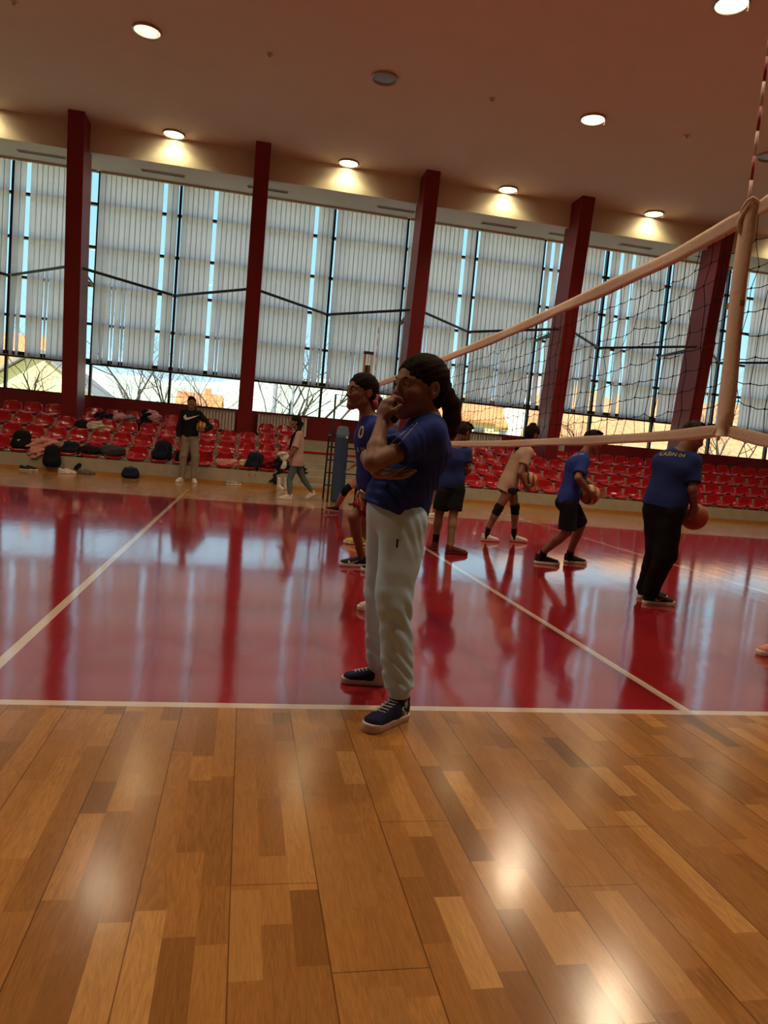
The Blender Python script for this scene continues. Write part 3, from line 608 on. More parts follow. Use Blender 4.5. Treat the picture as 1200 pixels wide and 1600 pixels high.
def house(cx, cy_, w, d, zw, zr, wall, roof, label, ridge_x=True):
    r = empty('house', (cx, cy_, GZ)); tag(r, label, 'house', 'houses beyond the windows'); x0, x1, y0, y1 = cx-w/2, cx+w/2, cy_-d/2, cy_+d/2
    b = MB()
    if ridge_x: b.add([(x0, y0, GZ), (x1, y0, GZ), (x1, y1, GZ), (x0, y1, GZ), (x0, y0, zw), (x1, y0, zw), (x1, y1, zw), (x0, y1, zw), (x0, cy_, zr-.1), (x1, cy_, zr-.1)], [(0, 1, 5, 4), (2, 3, 7, 6), (1, 2, 6, 9, 5), (3, 0, 4, 8, 7)])
    else: b.add([(x0, y0, GZ), (x1, y0, GZ), (x1, y1, GZ), (x0, y1, GZ), (x0, y0, zw), (x1, y0, zw), (x1, y1, zw), (x0, y1, zw), (cx, y0, zr-.1), (cx, y1, zr-.1)], [(0, 1, 5, 8, 4), (2, 3, 7, 9, 6), (1, 2, 6, 5), (3, 0, 4, 7)])
    b.build('wall', wall, r); b = MB(); e_ = .5; k = (zr-zw)/((d if ridge_x else w)/2); zl = zw-e_*k; t_ = .18
    if ridge_x:
        for sg, ye in ((1, y0-e_), (-1, y1+e_)): b.hexa([(x0-e_, ye, zl), (x1+e_, ye, zl), (x1+e_, cy_, zr), (x0-e_, cy_, zr), (x0-e_, ye, zl+t_), (x1+e_, ye, zl+t_), (x1+e_, cy_, zr+t_), (x0-e_, cy_, zr+t_)])
    else:
        for xe in (x0-e_, x1+e_): b.hexa([(xe, y0-e_, zl), (cx, y0-e_, zr), (cx, y1+e_, zr), (xe, y1+e_, zl), (xe, y0-e_, zl+t_), (cx, y0-e_, zr+t_), (cx, y1+e_, zr+t_), (xe, y1+e_, zl+t_)])
    b.build('roof', roof, r); n = max(2, int(w/2.6))
    for i in range(n): xa = x0+w*(i+.5)/n; c = MB(); c.box((xa-.5, y0-.05, zw-2.0), (xa+.5, y0+.02, zw-.7)); c.build('window', M_WPANE, r)
    c = MB(); c.box((cx+w*.2-.3, cy_-.3, zr-.8), (cx+w*.2+.3, cy_+.3, zr+.7)); c.build('chimney', roof, r)
q = at(62, 590, 40); house(q[0]-.2, 44, 6.6, 8, 2.3, 4.7, M_YWALL, M_GREYROOF, 'yellow gabled house with grey roof beyond the far left window', False)
q = at(-12, 560, 55); house(q[0], 60, 7, 7, 4.6, 7.4, M_YWALL, M_ROOF, 'orange roofed house at the left edge of the windows')
q = at(308, 640, 70); house(q[0], 74, 3.6, 7, 3.0, 4.9, M_YWALL, M_ROOF, 'small orange roofed house beyond the window above the coach')
q = at(745, 650, 58); house(q[0]-2.5, 62, 8.5, 8, 4.3, 6.1, M_YWALL, M_ROOF, 'broad orange roofed house seen through the net'); q = at(800, 660, 66); house(q[0], 72, 9, 8, 4.6, 7.3, M_YWALL, M_ROOF, 'second orange roofed house standing behind the broad one')
q = at(866, 660, 62); house(q[0], 66, 5.0, 7, 7.5, 9.6, M_WWALL, M_GREYROOF, 'bright white house beyond the window right of the fourth column')
def tree(x, y, h, seed, label, spread=.55, r0=.15):
    rg = random.Random(seed); b = MB()
    def grow(p_, d, L, r, dep):
        n = 4; pts, rs_ = [p_], [r]
        for i in range(n):
            d = nz(d+V3(rg.gauss(0, .12), rg.gauss(0, .12), .04)); p_ = p_+d*L/n; pts.append(p_); rs_.append(r*(1-.45*(i+1)/n))
            if dep > 0 and i >= 1 or (dep == 5 and i >= 0):
                for _ in range(1 if i < 3 else 2):
                    a = rg.uniform(0, 6.28); s1 = nz(np.cross(d, V3(.3, .5, .2))); s2 = np.cross(d, s1); nd = nz(d*.75+(s1*math.cos(a)+s2*math.sin(a))*rg.uniform(.5, 1.0)*spread*1.6)
                    if dep > 1: grow(p_, nd, L*rg.uniform(.55, .8), rs_[-1]*.62, dep-1)
        b.tube(pts, rs_, 5 if dep > 2 else 3, cap=False)
    grow(V3(x, y, GZ-.1), V3(0, 0, 1), h*.4, r0, 5)
    o = b.build('bare_tree', M_BARK, None, (x, y, GZ), True); tag(o, label, 'tree', 'bare trees beyond the windows')
TREES = [(195, 22.5, 8.5, 'bare tree beyond the first full window bay, right of the first column'), (262, 24, 7, 'bare tree beyond the window left of the coach'), (345, 26, 6.5, 'small bare tree beyond the window right of the coach'), (425, 23, 9.5, 'tall bare tree beyond the window right of the second column'), (500, 24, 9.5, 'tall bare tree beyond the window above the walking girl'), (705, 26, 6.5, 'bare tree beyond the window behind the ponytail girl'), (930, 25, 7, 'bare tree before the autumn bank, left of the tall boy'), (1130, 25, 8, 'bare tree before the autumn bank, right of the tall boy'), (985, 24.5, 5, 'low bare bush right of the bending boy, before the autumn bank'), (1170, 24, 7, 'bare tree at the far right window before the autumn bank'), (60, 24, 7, 'bare tree in front of the yellow gabled house')]
for i, (u, y, h, l) in enumerate(TREES): tree(at(u, 600, y+6)[0], y+6, h+.6, 20+i, l)
M_POLE = mat('grey_pole', (.22, .24, .27), .6, .3, var=.1)
for u, r_, l in ((431, .085, 'thick grey utility pole beyond the window right of the second column'), (459, .055, 'thinner grey utility pole beside the thick one')):
    q = at(u, 600, 27); b = MB(); b.tube([(q[0], 27, GZ), (q[0], 27, 5.2)], r_, 10); pr = empty('utility_pole', (q[0], 27, GZ)); tag(pr, l, 'pole', 'utility poles outside'); b.build('shaft', M_POLE, pr, smooth=True); c = MB(); c.box((q[0]-.4, 26.95, 4.9), (q[0]+.4, 27.05, 5.0)); c.build('crossarm', M_POLE, pr)
# ------------------------------------------------------------------ people
Z3 = V3(0, 0, 1)
def skinmat(n, c): return mat(n, c, .55, .35, bump=.04, bscale=300, var=.08, vscale=20)
def hairmat(n, c): return mat(n, c, .75, .06, bump=.5, bscale=60, var=.35, vscale=40, stretch=(3, 3, .4))
def cloth(n, c, v=.06): return mat(n, c, .9, .12, bump=.25, bscale=420, var=v, vscale=6)
M_SKIN = skinmat('skin', (.19, .088, .056)); M_SKIN2 = skinmat('tanned_skin', (.175, .082, .048))
M_HAIR = hairmat('dark_brown_hair', (.012, .0065, .0045)); M_HAIRB = hairmat('brown_ponytail_hair', (.030, .013, .006)); M_HAIRK = hairmat('black_hair', (.010, .007, .006)); M_HAIRF = hairmat('cropped_brown_hair', (.024, .014, .008))
M_BLUE = cloth('royal_blue_cotton', (.020, .036, .20)); M_BLUE2 = cloth('navy_blue_cotton', (.016, .028, .12)); M_GREYP = cloth('pale_grey_fleece', (.46, .67, .92)); M_BLK = cloth('black_cotton', (.009, .009, .011)); M_BEIGE = cloth('beige_cotton', (.37, .25, .185)); M_PINKC = cloth('pale_pink_cotton', (.40, .26, .24)); M_TEAL = cloth('grey_teal_leggings', (.085, .12, .13)); M_PINKT = cloth('pink_leggings', (.36, .17, .15)); M_GREYT = cloth('grey_brown_jersey', (.22, .18, .15)); M_REDS = cloth('red_shorts_cotton', (.20, .008, .010))
M_NAVYK = mat('navy_knit_mesh', (.012, .018, .055), .8, .2, bump=.5, bscale=500, var=.25, vscale=30); M_SOLE = mat('pinkish_white_sole', (.58, .44, .42), .6, .3, var=.05); M_WSOLE = mat('white_sole', (.66, .62, .58), .6, .3, var=.05); M_BSHOE = mat('black_knit', (.010, .010, .011), .7, .3, bump=.3, bscale=400, var=.2); M_RSHOE = mat('brown_red_suede', (.10, .022, .018), .8, .2, bump=.2, bscale=300, var=.2); M_WSHOE = mat('off_white_leather', (.58, .52, .48), .55, .3, var=.08); M_PSHOE = mat('pink_mesh_shoe', (.55, .20, .20), .6, .3, var=.1); M_YEL = mat('yellow_print', (.55, .46, .06), .6, .3, var=.05); M_LACE = mat('pale_lace', (.55, .55, .55), .7, .2, var=.05); M_PRINT = mat('pale_print', (.42, .42, .38), .7, .2, var=.05); M_GOLD = mat('gold_print', (.30, .24, .08), .7, .2, var=.08); M_SCRN = cloth('grey_scrunchie_cloth', (.06, .055, .07)); M_SCRP = mat('pink_striped_cloth', (.50, .13, .17), .8, .2, bump=.4, bscale=60, var=.55, vscale=60)
M_EYEW = mat('eye_white', (.20, .17, .155), .3, .5, var=.02); M_IRIS = mat('dark_iris', (.02, .014, .01), .2, .6, var=.1); M_BROW = mat('brow_hair', (.03, .016, .010), .8, .2, var=.2); M_LIP = mat('lips', (.26, .085, .065), .5, .35, var=.08)

def mk(prims, name, m, parent=None, loc=None, h=.008, k=.012, cuts=(), planes=(), noise=None, folds=(), label=None):
    lo, hi = bounds([q[0] if isinstance(q, tuple) and isinstance(q[0], tuple) else q for q in prims]); F = Field(lo, hi, h)
    for q in prims:
        if isinstance(q[0], tuple): F.add(q[0], q[1])
        else: F.add(q, k)
    for q in cuts: F.cut(*q) if isinstance(q[0], tuple) else F.cut(q)
    for c, n in planes: F.plane(c, n)
    for fo in folds: F.fold(*fo)
    if noise: F.noise(*noise)
    o = link(name, F.mesh(), m, parent, loc)
    if label: o['label'] = label
    return o

def hand(W_, d, n, t, s=1.0, curl=.35, spread=.12, thumb=.5):
    """prims: palm, four unequal bent fingers, thumb from the side of the palm. d fingers, n palm side, t thumb side"""
    d, n = nz(d), nz(n); n = nz(n-d*(n@d)); t = nz(np.cross(d, n)*(1 if np.cross(d, n)@np.asarray(t, float) > 0 else -1)); pr = []
    pr.append((ecap(W_-d*.01*s, W_+d*.04*s, (.023*s, .017*s), (.034*s, .015*s), t), .012*s)); pr.append((ecap(W_+d*.035*s, W_+d*.068*s, (.034*s, .014*s), (.036*s, .0125*s), t), .012*s))
    for i, L in enumerate((.062, .070, .064, .050)):
        o_ = (.026-.0175*i); p0 = W_+d*(.070-.006*abs(i-1))*s+t*o_*s; a = 0; dd = nz(d+t*spread*(1.5-i)*.5)
        for j, (fr, r0, r1) in enumerate(((.45, .0088, .0082), (.32, .0082, .0074), (.23, .0074, .0062))):
            a += curl*(.75 if j == 0 else 1.0)*(1+.08*i); v = dd*math.cos(a)+n*math.sin(a); p1 = p0+v*L*fr*s; pr.append((ecap(p0, p1, r0*s, r1*s), .0035*s if j else .006*s)); p0 = p1
    p0 = W_+d*.018*s+t*.022*s; v = nz(d*.55+t*.75+n*thumb*.6); p1 = p0+v*.034*s; pr.append((ecap(p0, p1, .0125*s, .0095*s), .010*s)); v2 = nz(d*.85+t*.25+n*thumb*1.1); pr.append((ecap(p1, p1+v2*.028*s, .0095*s, .0075*s), .004*s))
    return pr

def headframe(f, up=Z3):
    f = nz(f); u = nz(np.asarray(up)-f*(np.asarray(up)@f)); return nz(np.cross(f, u)), f, u
def head_prims(c, fr, s):
    r, f, u = fr; P = lambda a, b, d: c+(r*a+f*b+u*d)*s
    pr = [(ell(P(0, -.012, .030), fr, (.074*s, .094*s, .084*s)), .02*s), (ecap(P(0, .03, .01), P(0, .044, -.062), (.060*s, .052*s), (.040*s, .040*s), r), .03*s),
          (ecap(P(-.048, .0, -.055), P(-.008, .070, -.090), .020*s, .018*s), .03*s), (ecap(P(.048, .0, -.055), P(.008, .070, -.090), .020*s, .018*s), .03*s), (ell(P(0, .074, -.090), fr, (.018*s, .015*s, .014*s)), .02*s),
          (ecap(P(0, .084, .012), P(0, .100, -.022), .008*s, .0105*s), .014*s), (ell(P(0, .100, -.027), fr, (.0125*s, .010*s, .009*s)), .008*s), (ell(P(.012, .090, -.030), fr, (.008*s, .009*s, .007*s)), .006*s), (ell(P(-.012, .090, -.030), fr, (.008*s, .009*s, .007*s)), .006*s),
          (ell(P(0, .086, -.052), fr, (.021*s, .010*s, .0055*s)), .006*s), (ell(P(0, .085, -.0625), fr, (.018*s, .010*s, .006*s)), .006*s),
          (ell(P(.040, .055, -.022), fr, (.026*s, .026*s, .022*s)), .02*s), (ell(P(-.040, .055, -.022), fr, (.026*s, .026*s, .022*s)), .02*s),
          (ecap(P(.012, .082, .026), P(.046, .066, .024), .007*s, .006*s), .012*s), (ecap(P(-.012, .082, .026), P(-.046, .066, .024), .007*s, .006*s), .012*s)]
    for sg in (1, -1):
        ef = (nz(r*sg+f*.35), nz(f-r*sg*.35), u); e0 = P(.076*sg, -.012, -.004)
        pr += [(ell(e0, ef, (.011*s, .019*s, .031*s)), .004*s), (ell(P(.072*sg, -.006, -.030), ef, (.008*s, .010*s, .011*s)), .004*s)]
    cu = [(ell(P(.031, .092, .008), fr, (.016*s, .010*s, .009*s)), .010*s), (ell(P(-.031, .092, .008), fr, (.016*s, .010*s, .009*s)), .010*s)]
    for sg in (1, -1): cu.append((ell(P(.085*sg, -.008, -.002), fr, (.008*s, .010*s, .019*s)), .004*s))
    cu.append((ecap(P(-.020, .097, -.0575), P(.020, .097, -.0575), .0025*s, .0025*s), .004*s))
    return pr, cu
def face_parts(c, fr, s, parent, eyes=True):
    r, f, u = fr; P = lambda a, b, d: c+(r*a+f*b+u*d)*s
    for sg in (1, -1):
        e = mk([ell(P(.031*sg, .0745, .007), fr, (.0118*s, .0118*s, .0108*s))], 'eye', M_EYEW, parent, h=.0022*s, k=0)
        mk([ell(P(.031*sg, .0835, .007), fr, (.0058*s, .0042*s, .0058*s))], 'iris', M_IRIS, e, h=.0014*s, k=0)
        mk([ecap(P(.014*sg, .089, .024), P(.030*sg, .085, .031), .0028*s, .0034*s), ecap(P(.030*sg, .085, .031), P(.048*sg, .069, .026), .0034*s, .0018*s)], 'eyebrow', M_BROW, parent, h=.002*s, k=.003)
    mk([ell(P(0, .0875, -.0525), fr, (.020*s, .0095*s, .0045*s)), ell(P(0, .0865, -.0625), fr, (.0165*s, .0095*s, .005*s))], 'lips', M_LIP, parent, h=.002*s, k=.001)

def shoe(heel, toe, m, ms, parent, name='shoe', h=.006, lift=0.0, w=1.0, high=0.0, lace=None, root=None, floorz=0.0):
    heel, toe = np.asarray(heel, float), np.asarray(toe, float); d = nz(toe-heel); L = np.linalg.norm(toe-heel); s = L/.25; u = nz(Z3-d*(Z3@d)); sd = np.cross(d, u); Q = lambda a, c, e_=0: heel+d*(a*L)+u*(c*s)+sd*(e_*s)
    up = [(ecap(Q(.17, .045), Q(.42, .050), (.033*s*w, .040*s), (.037*s*w, .040*s), sd), .01), (ecap(Q(.42, .048), Q(.84, .032), (.038*s*w, .040*s), (.040*s*w, .028*s), sd), .015), (ecap(Q(.15, .05), Q(.13, .088+high), (.030*s*w, .034*s), (.030*s*w, .026*s), sd), .015), (ecap(Q(.33, .06), Q(.26, .092+high), (.032*s*w, .038*s), (.031*s*w, .030*s), sd), .015)]
    o = mk(up, name, m, parent, loc=root, h=h, planes=[(Q(0, .018), -u), (Q(.3, .090+high), nz(u*1.0+d*.25))])
    mk([(ecap(Q(.155, .03), Q(.5, .026), (.038*s*w, .07*s), (.036*s*w, .07*s), sd), .01), (ecap(Q(.5, .026), Q(.835, .028), (.036*s*w, .07*s), (.041*s*w, .07*s), sd), .01)], 'sole', ms, o, h=h, planes=[(Q(0, .0), -u), (Q(0, .026), nz(u-d*.04)), (Q(1.0, .004), nz(d-u*.9))])
    if lace:
        tr_ = bvh(o); b = MB(); pts = []
        def top(a, e_):
            hit = tr_.ray_cast(Vector(Q(a, .2, e_)), Vector(-u)); return np.array(hit[0])+u*.002 if hit[0] is not None else Q(a, .08, e_)
        for i in range(5):
            a = .38+.075*i; b.tube([top(a, -.024), top(a+.012, -.012), top(a+.02, 0), top(a+.012, .012), top(a, .024)], .0022*s, 5); b.tube([top(a, .024), top(a+.03, .018), top(a+.045, .008), top(a+.06, .016), top(a+.075, .022)], .0018*s, 5)
        b.build('laces', lace, o, smooth=True)
        b = MB(); b.hexa([Q(.30, .085, -.01), Q(.30, .085, .01), Q(.35, .085, .01), Q(.35, .085, -.01), Q(.29, .122, -.009), Q(.29, .122, .009), Q(.315, .122, .009), Q(.315, .122, -.009)]); b.build('pull_tab', m, o)
    return o, (heel, d, u, sd, s, L)

def person(J, label, s=1.0, hs=1.0, face=(0, 1, 0), up=Z3, skin=None, hair=None, hairstyle='short', shirt=None, sleeve=.62, hem=.10, loose=1.0, bottom=None, bkind='trousers', shoe_m=None, sole_m=None, hands=None, h=.008, faceparts=False, sock=None, pads=None, fat=1.0, collar=True, shirtname='t_shirt', feet=None, shoe_w=1.0, hemtilt=0.0, belly=0.0, padname='knee_pad', hairlen=0, shnoise=.006, lace=None, seed=0.0):
    for a, ft in (feet or {}).items():
        d_ = nz(ft[1]-ft[0]); u_ = nz(Z3-d_*(Z3@d_)); L_ = np.linalg.norm(ft[1]-ft[0]); J['an'+a] = ft[0]+d_*L_*.21+u_*.36*L_
    skin = skin or M_SKIN; N_, P_ = J['neck'], J['pelvis']; shL, shR, hL, hR = J['shL'], J['shR'], J['hipL'], J['hipR']
    ss, hsd = nz(shR-shL), nz(hR-hL); ax = nz(N_-P_); T = np.linalg.norm(N_-P_); C_ = P_+(N_-P_)*.68+J.get('bend', V3(0, 0, 0)); Wst = P_+(N_-P_)*.30+J.get('bend', V3(0, 0, 0))*.6
    fr = headframe(face, up); H = J['head']; g = fat*s; hw = np.linalg.norm(shR-shL)/2
    pr = []; hp, hc = head_prims(H, fr, hs); pr += hp
    pr.append((ecap(H-fr[2]*.055*hs-fr[1]*.022*hs, N_+nz(N_-P_)*(-.02), .047*g, .052*g), .03))
    pr += [(ecap(P_, Wst, (.118*g, .088*g), (.098*g, .074*g), hsd), .03), (ecap(Wst, C_, (.100*g, .076*g), (.116*g, .086*g), ss), .04), (ecap(C_, C_+(N_-C_)*.55, (.116*g, .086*g), (.10*g, .062*g), ss), .04), (ecap(shL, shR, .042*g, .042*g), .04)]
    for a in 'LR':
        sh_, el, wr, hp_, kn, an = (J[q+a] for q in ('sh', 'el', 'wr', 'hip', 'kn', 'an'))
        pr += [(ecap(sh_, el, .043*g, .032*g), .02), (ecap(el, el+(wr-el)*.35, .032*g, .034*g), .012), (ecap(el+(wr-el)*.35, wr, .034*g, .0225*g), .012)]
        pr += [(ecap(hp_, kn, .074*g, .047*g), .03), (ecap(kn, kn+(an-kn)*.35, .046*g, .047*g), .015), (ecap(kn+(an-kn)*.3, an, .047*g, .031*g), .015), (ecap(an, an-Z3*.03*s, .032*g, .034*g), .01)]
        if hands and a in hands: d, n, t, cu, hsz = hands[a]; pr += hand(wr, d, n, t, hsz*s, cu)
        else: d = nz(wr-el); pr += hand(wr, d, nz(np.cross(d, ss))*(1 if a == 'L' else 1), ss*(-1 if a == 'L' else 1), s, .3)
    lo, hi = bounds([q[0] for q in pr]); F = Field(lo, hi, h)
    for q in pr: F.add(*q)
    for q in hc: F.cut(*q)
    base = (J['anL']+J['anR'])/2; base = V3(base[0], base[1], 0)
    body = link('person', F.mesh(), skin, None, base); tag(body, label, 'person')
    if faceparts: face_parts(H, fr, hs, body)
    # hair
    r, f, u = fr; Q = lambda a, b, d: H+(r*a+f*b+u*d)*hs
    if hair:
        hr = [(ell(Q(0, -.016, .034), fr, (.082*hs, .103*hs, .092*hs)), .01)]
        if hairstyle != 'short': hr += [(ell(Q(0, -.045, -.012), fr, (.074*hs, .066*hs, .070*hs)), .02)]
        cuts = [(ell(Q(0, .098, -.035), fr, (.070*hs, .066*hs, .104*hs)), .006*hs), (ecap(Q(-.12, .060, -.03), Q(.12, .060, -.03), .050*hs, .050*hs), .012*hs)]
        cuts += [(ell(Q(.083*sg, .004, -.03), fr, (.016*hs, .030*hs, .050*hs)), .006*hs) for sg in (1, -1)]
        pl = [(Q(0, 0, -.030 if hairstyle == 'short' else -.075), -u*1.0+f*.25)] if hairstyle == 'short' else [(Q(0, -.02, -.085), -u)]
        ho = mk(hr, 'hair', hair, body, h=max(.004, h*.7), cuts=cuts, planes=pl, noise=(.0025*hs, 90, seed, (1, 1, 1)))
        if hairstyle == 'short': mk([ell(Q(.0, .045, .098), fr, (.055*hs, .055*hs, .022*hs)), ell(Q(.02, .0, .108), fr, (.05*hs, .06*hs, .02*hs))], 'fringe', hair, ho, h=max(.005, h*.8), noise=(.004, 110, seed, (1, 1, 1)))
    # shirt
    if shirt:
        l = loose; e_ = P_-ax*hem*T; hemn = nz(-ax+f*hemtilt)
        sp_ = [(ecap(P_-ax*(hem+.12)*T, P_+ax*.08*T, (.142*g*l, .108*g*l+belly*.5), (.130*g*l, .100*g*l+belly), hsd), .02), (ecap(P_+ax*.05*T, C_, (.128*g*l, .098*g*l+belly), (.130*g*l, .100*g*l), ss), .05), (ecap(C_, C_+(N_-C_)*.6, (.130*g, .098*g), (.108*g, .070*g), ss), .05), (ecap(shL*.97+shR*.03, shR*.97+shL*.03, .055*g, .055*g), .05)]
        for a in 'LR':
            sh_, el, wr = J['sh'+a], J['el'+a], J['wr'+a]
            if sleeve <= 1: ce = sh_+(el-sh_)*sleeve; sp_.append((ecap(sh_, sh_+(el-sh_)*1.02, .057*g, .058*g*l, None, [(ce, el-sh_)]), .03))
            else: ce = el+(wr-el)*(sleeve-1); sp_ += [(ecap(sh_, el, .058*g, .050*g), .03), (ecap(el, wr, .050*g, .042*g, None, [(ce, wr-el)]), .02)]
        cuts = []
        if collar: cuts = [(ecap(N_+ax*.012, N_+ax*.12+(H-N_)*.2, .056*g, .075*g), .004)]
        so = mk(sp_, shirtname, shirt, body, h=h, cuts=cuts, planes=[(e_, hemn)], noise=(shnoise*s, 16, seed, (1, 1, .6)), folds=J.get('sfolds', ()))
    else: so = None
    # lower clothing
    if bottom:
        bp = [(ecap(P_+ax*.10*T, P_-ax*.05*T, (.130*g, .098*g), (.136*g, .106*g), hsd), .02)]; cl = []
        for a in 'LR':
            hp_, kn, an = J['hip'+a], J['kn'+a], J['an'+a]
            if bkind == 'shorts': ce = hp_+(kn-hp_)*J.get('short_len', .78); bp.append((ecap(hp_, kn, .090*g, .088*g, None, [(ce, kn-hp_)]), .03))
            elif bkind == 'leggings': bp += [(ecap(hp_, kn, .080*g, .053*g), .03), (ecap(kn, kn+(an-kn)*.35, .052*g, .053*g), .015), (ecap(kn+(an-kn)*.3, an, .053*g, .037*g, None, [(an-(an-kn)*.10, an-kn)]), .015)]
            else: bp += [(ecap(hp_, kn, .090*g, .072*g), .03), (ecap(kn, an+(an-kn)*.10, .072*g, .054*g, None, [(an+(an-kn)*(.06 if lace is None else -.12), an-kn)]), .02)]
        nm = {'shorts': 'shorts', 'leggings': 'leggings'}.get(bkind, 'trousers')
        bo = mk(bp, nm, bottom, body, h=h, planes=[(P_+ax*.16*T, ax)], noise=(.0015 if bkind == 'leggings' else .006*s, 20, seed+3, (1, 1, .7)), folds=J.get('bfolds', ()))
    else: bo = None
    shoes = []
    for a, ft in (feet or {}).items():
        shoes.append(shoe(ft[0], ft[1], shoe_m, sole_m, body, h=max(.005, h*.75), w=shoe_w, lace=lace))
        if sock: an, kn = J['an'+a], J['kn'+a]; mk([(ecap(an-Z3*.07*s, an+(kn-an)*sock[1], .034*g, .0385*g, None, [(an+(kn-an)*sock[1], kn-an)]), .01)], 'sock', sock[0], body, h=max(.006, h*.8))
    if pads:
        for a in pads[1]:
            kn, hp_, an = J['kn'+a], J['hip'+a], J['an'+a]; b1 = kn+(hp_-kn)*.20; b2 = kn+(an-kn)*.24
            mk([(ecap(kn, b1, .058*g, .062*g, None, [(b1, hp_-kn)]), .015), (ecap(kn, b2, .058*g, .054*g, None, [(b2, an-kn)]), .015)], padname, pads[0], body, h=max(.006, h*.8), noise=(.003, 40, seed))
    return body, dict(shirt=so, bottom=bo, shoes=shoes, fr=fr, H=H, hs=hs)

# volleyballs
def ball_material():
    m = bpy.data.materials.new('volleyball_panels'); m.use_nodes = True; t = m.node_tree; N, L = t.nodes.new, t.links.new; b = t.nodes['Principled BSDF']
    tc_ = N('ShaderNodeTexCoord'); w = N('ShaderNodeTexWave'); w.inputs['Scale'].default_value = 1.1; w.inputs['Distortion'].default_value = 3.0; w.inputs['Detail'].default_value = 0; w.inputs['Detail Scale'].default_value = 1.2; L(tc_.outputs['Generated'], w.inputs[0])
    r_ = N('ShaderNodeValToRGB'); r_.color_ramp.interpolation = 'CONSTANT'; r_.color_ramp.elements[0].color = (.02, .03, .10, 1); r_.color_ramp.elements[1].position = .30; r_.color_ramp.elements[1].color = (.48, .19, .015, 1); L(w.outputs[0], r_.inputs[0]); L(r_.outputs[0], b.inputs['Base Color'])
    b.inputs['Roughness'].default_value = .5; v = N('ShaderNodeTexVoronoi'); v.inputs['Scale'].default_value = 90; L(tc_.outputs['Generated'], v.inputs[0]); bp = N('ShaderNodeBump'); bp.inputs['Strength'].default_value = .15; L(v.outputs[0], bp.inputs['Height']); L(bp.outputs[0], b.inputs['Normal']); return m
M_BALL = ball_material(); M_BALLO = mat('orange_ball_leather', (.30, .060, .025), .55, .4, bump=.2, bscale=250, var=.2, vscale=12)
def ball(c, r, label, m):
    c = np.asarray(c, float); bm = bmesh.new(); bmesh.ops.create_icosphere(bm, subdivisions=5, radius=r)
    for v in bm.verts:      # seams pressed in along three great circles and two rings
        n = v.co.normalized(); d = min(abs(n.x), abs(n.y), abs(n.z), abs(abs(n.x)-.58), abs(abs(n.y)-.58)); v.co = n*(r-.0025*max(0, 1-d/.025))
    me = bpy.data.meshes.new('m'); bm.to_mesh(me); bm.free(); me.transform(Matrix.Rotation(.6, 4, 'X')@Matrix.Rotation(.5, 4, 'Z')); me.transform(Matrix.Translation(Vector(c))); o = link('volleyball', me, m, None, tuple(c)); return tag(o, label, 'ball', 'volleyballs held by the players')
SWOOSH = [(-.50, -.02), (-.46, -.13), (-.38, -.19), (-.26, -.19), (-.10, -.13), (.20, .02), (.50, .19), (.18, .08), (-.10, -.01), (-.28, -.045), (-.37, -.02), (-.40, .04), (-.36, .16), (-.45, .08)]

# --- the main girl: grey joggers, hand at her mouth
A = lambda u, v, y: at(u, v, y)
J = dict(head=A(656, 606, .0), neck=A(672, 652, .0), pelvis=A(618, 792, .01), shL=A(673, 684, -.13), shR=A(652, 684, .13), elL=A(583, 723, -.235), wrL=A(598, 658, -.085), elR=A(576, 715, .09), wrR=A(592, 739, -.16),
         hipL=A(632, 815, -.065), hipR=A(606, 815, .085), knL=A(615, 935, -.10), knR=A(597, 930, .13), anL=A(616, 1083, -.135), anR=A(590, 1044, .215), bend=V3(.015, 0, 0))
fh = nz((-.93, -.36, -.05))
a_, b_ = J['anL'], J['anR']
J['sfolds'] = [(A(600, 770, -.1), (.3, 0, 1), .12, 110, .004), (A(668, 740, -.05), (.6, 0, .8), .10, 90, .004), (A(640, 710, -.15), (.8, 0, .5), .08, 100, .0035)]
kL = J['knL']; J['bfolds'] = [(A(617, 1045, -.13), (.25, 0, 1), .07, 130, .006), (A(590, 1010, .2), (.2, 0, 1), .08, 130, .006), (A(622, 965, -.12), (-.45, 0, 1), .10, 80, .006), (A(635, 830, -.1), (.6, 0, .7), .08, 80, .004), (A(595, 950, .15), (.3, 0, 1), .1, 90, .005)]
def heeltoe(h_, t_, hz=0.0): return (fl(*h_, hz), fl(*t_))
def bytoe(heel, d, L): d = nz((d[0], d[1], 0)); return (np.asarray(heel), np.asarray(heel)+d*L)
fA = {'L': (fl(634, 1120), fl(571, 1146)), 'R': (fl(604, 1070), fl(532, 1066))}
girl, G = person(J, 'girl in blue t-shirt and pale grey joggers standing with her fist at her mouth', s=1.0, hs=1.08, face=fh, up=(.08, 0, 1), skin=M_SKIN, hair=M_HAIR, hairstyle='tail', shirt=M_BLUE, sleeve=.58, hem=.10, loose=1.06, hemtilt=.25,
                 bottom=M_GREYP, bkind='trousers', shoe_m=M_NAVYK, sole_m=M_SOLE, h=.0045, faceparts=True, feet=fA, lace=M_LACE, belly=.012, shnoise=.010,
                 hands={'L': ((.14, .10, 1), (.9, .35, .1), (0, -1, 0), .85, 1.08), 'R': ((1, -.20, -.02), (0, -.3, 1), (-.2, -1, .1), .25, 1.0)})
r, f, u = G['fr']; H = G['H']; Q = lambda a, b, d: H+(r*a+f*b+u*d)*1.08
for k_, w_, c0, c1 in (('L', .044, None, None), ('R', .044, None, None)):
    an, kn = J['an'+k_], J['kn'+k_]; mk([(ecap(an+(kn-an)*.16, an+(kn-an)*.0, .046, .041, None, [(an+(kn-an)*.01, an-kn)]), .004)], 'ribbed_cuff', M_GREYP, G['bottom'], h=.004, noise=(.0012, 160, 0, (1, 1, .05)))
    mk([(ecap(an, an-Z3*.05, .0335, .036), .004)], 'sock', M_WSHOE, girl, h=.005)
T0 = A(695, 612, .03); 
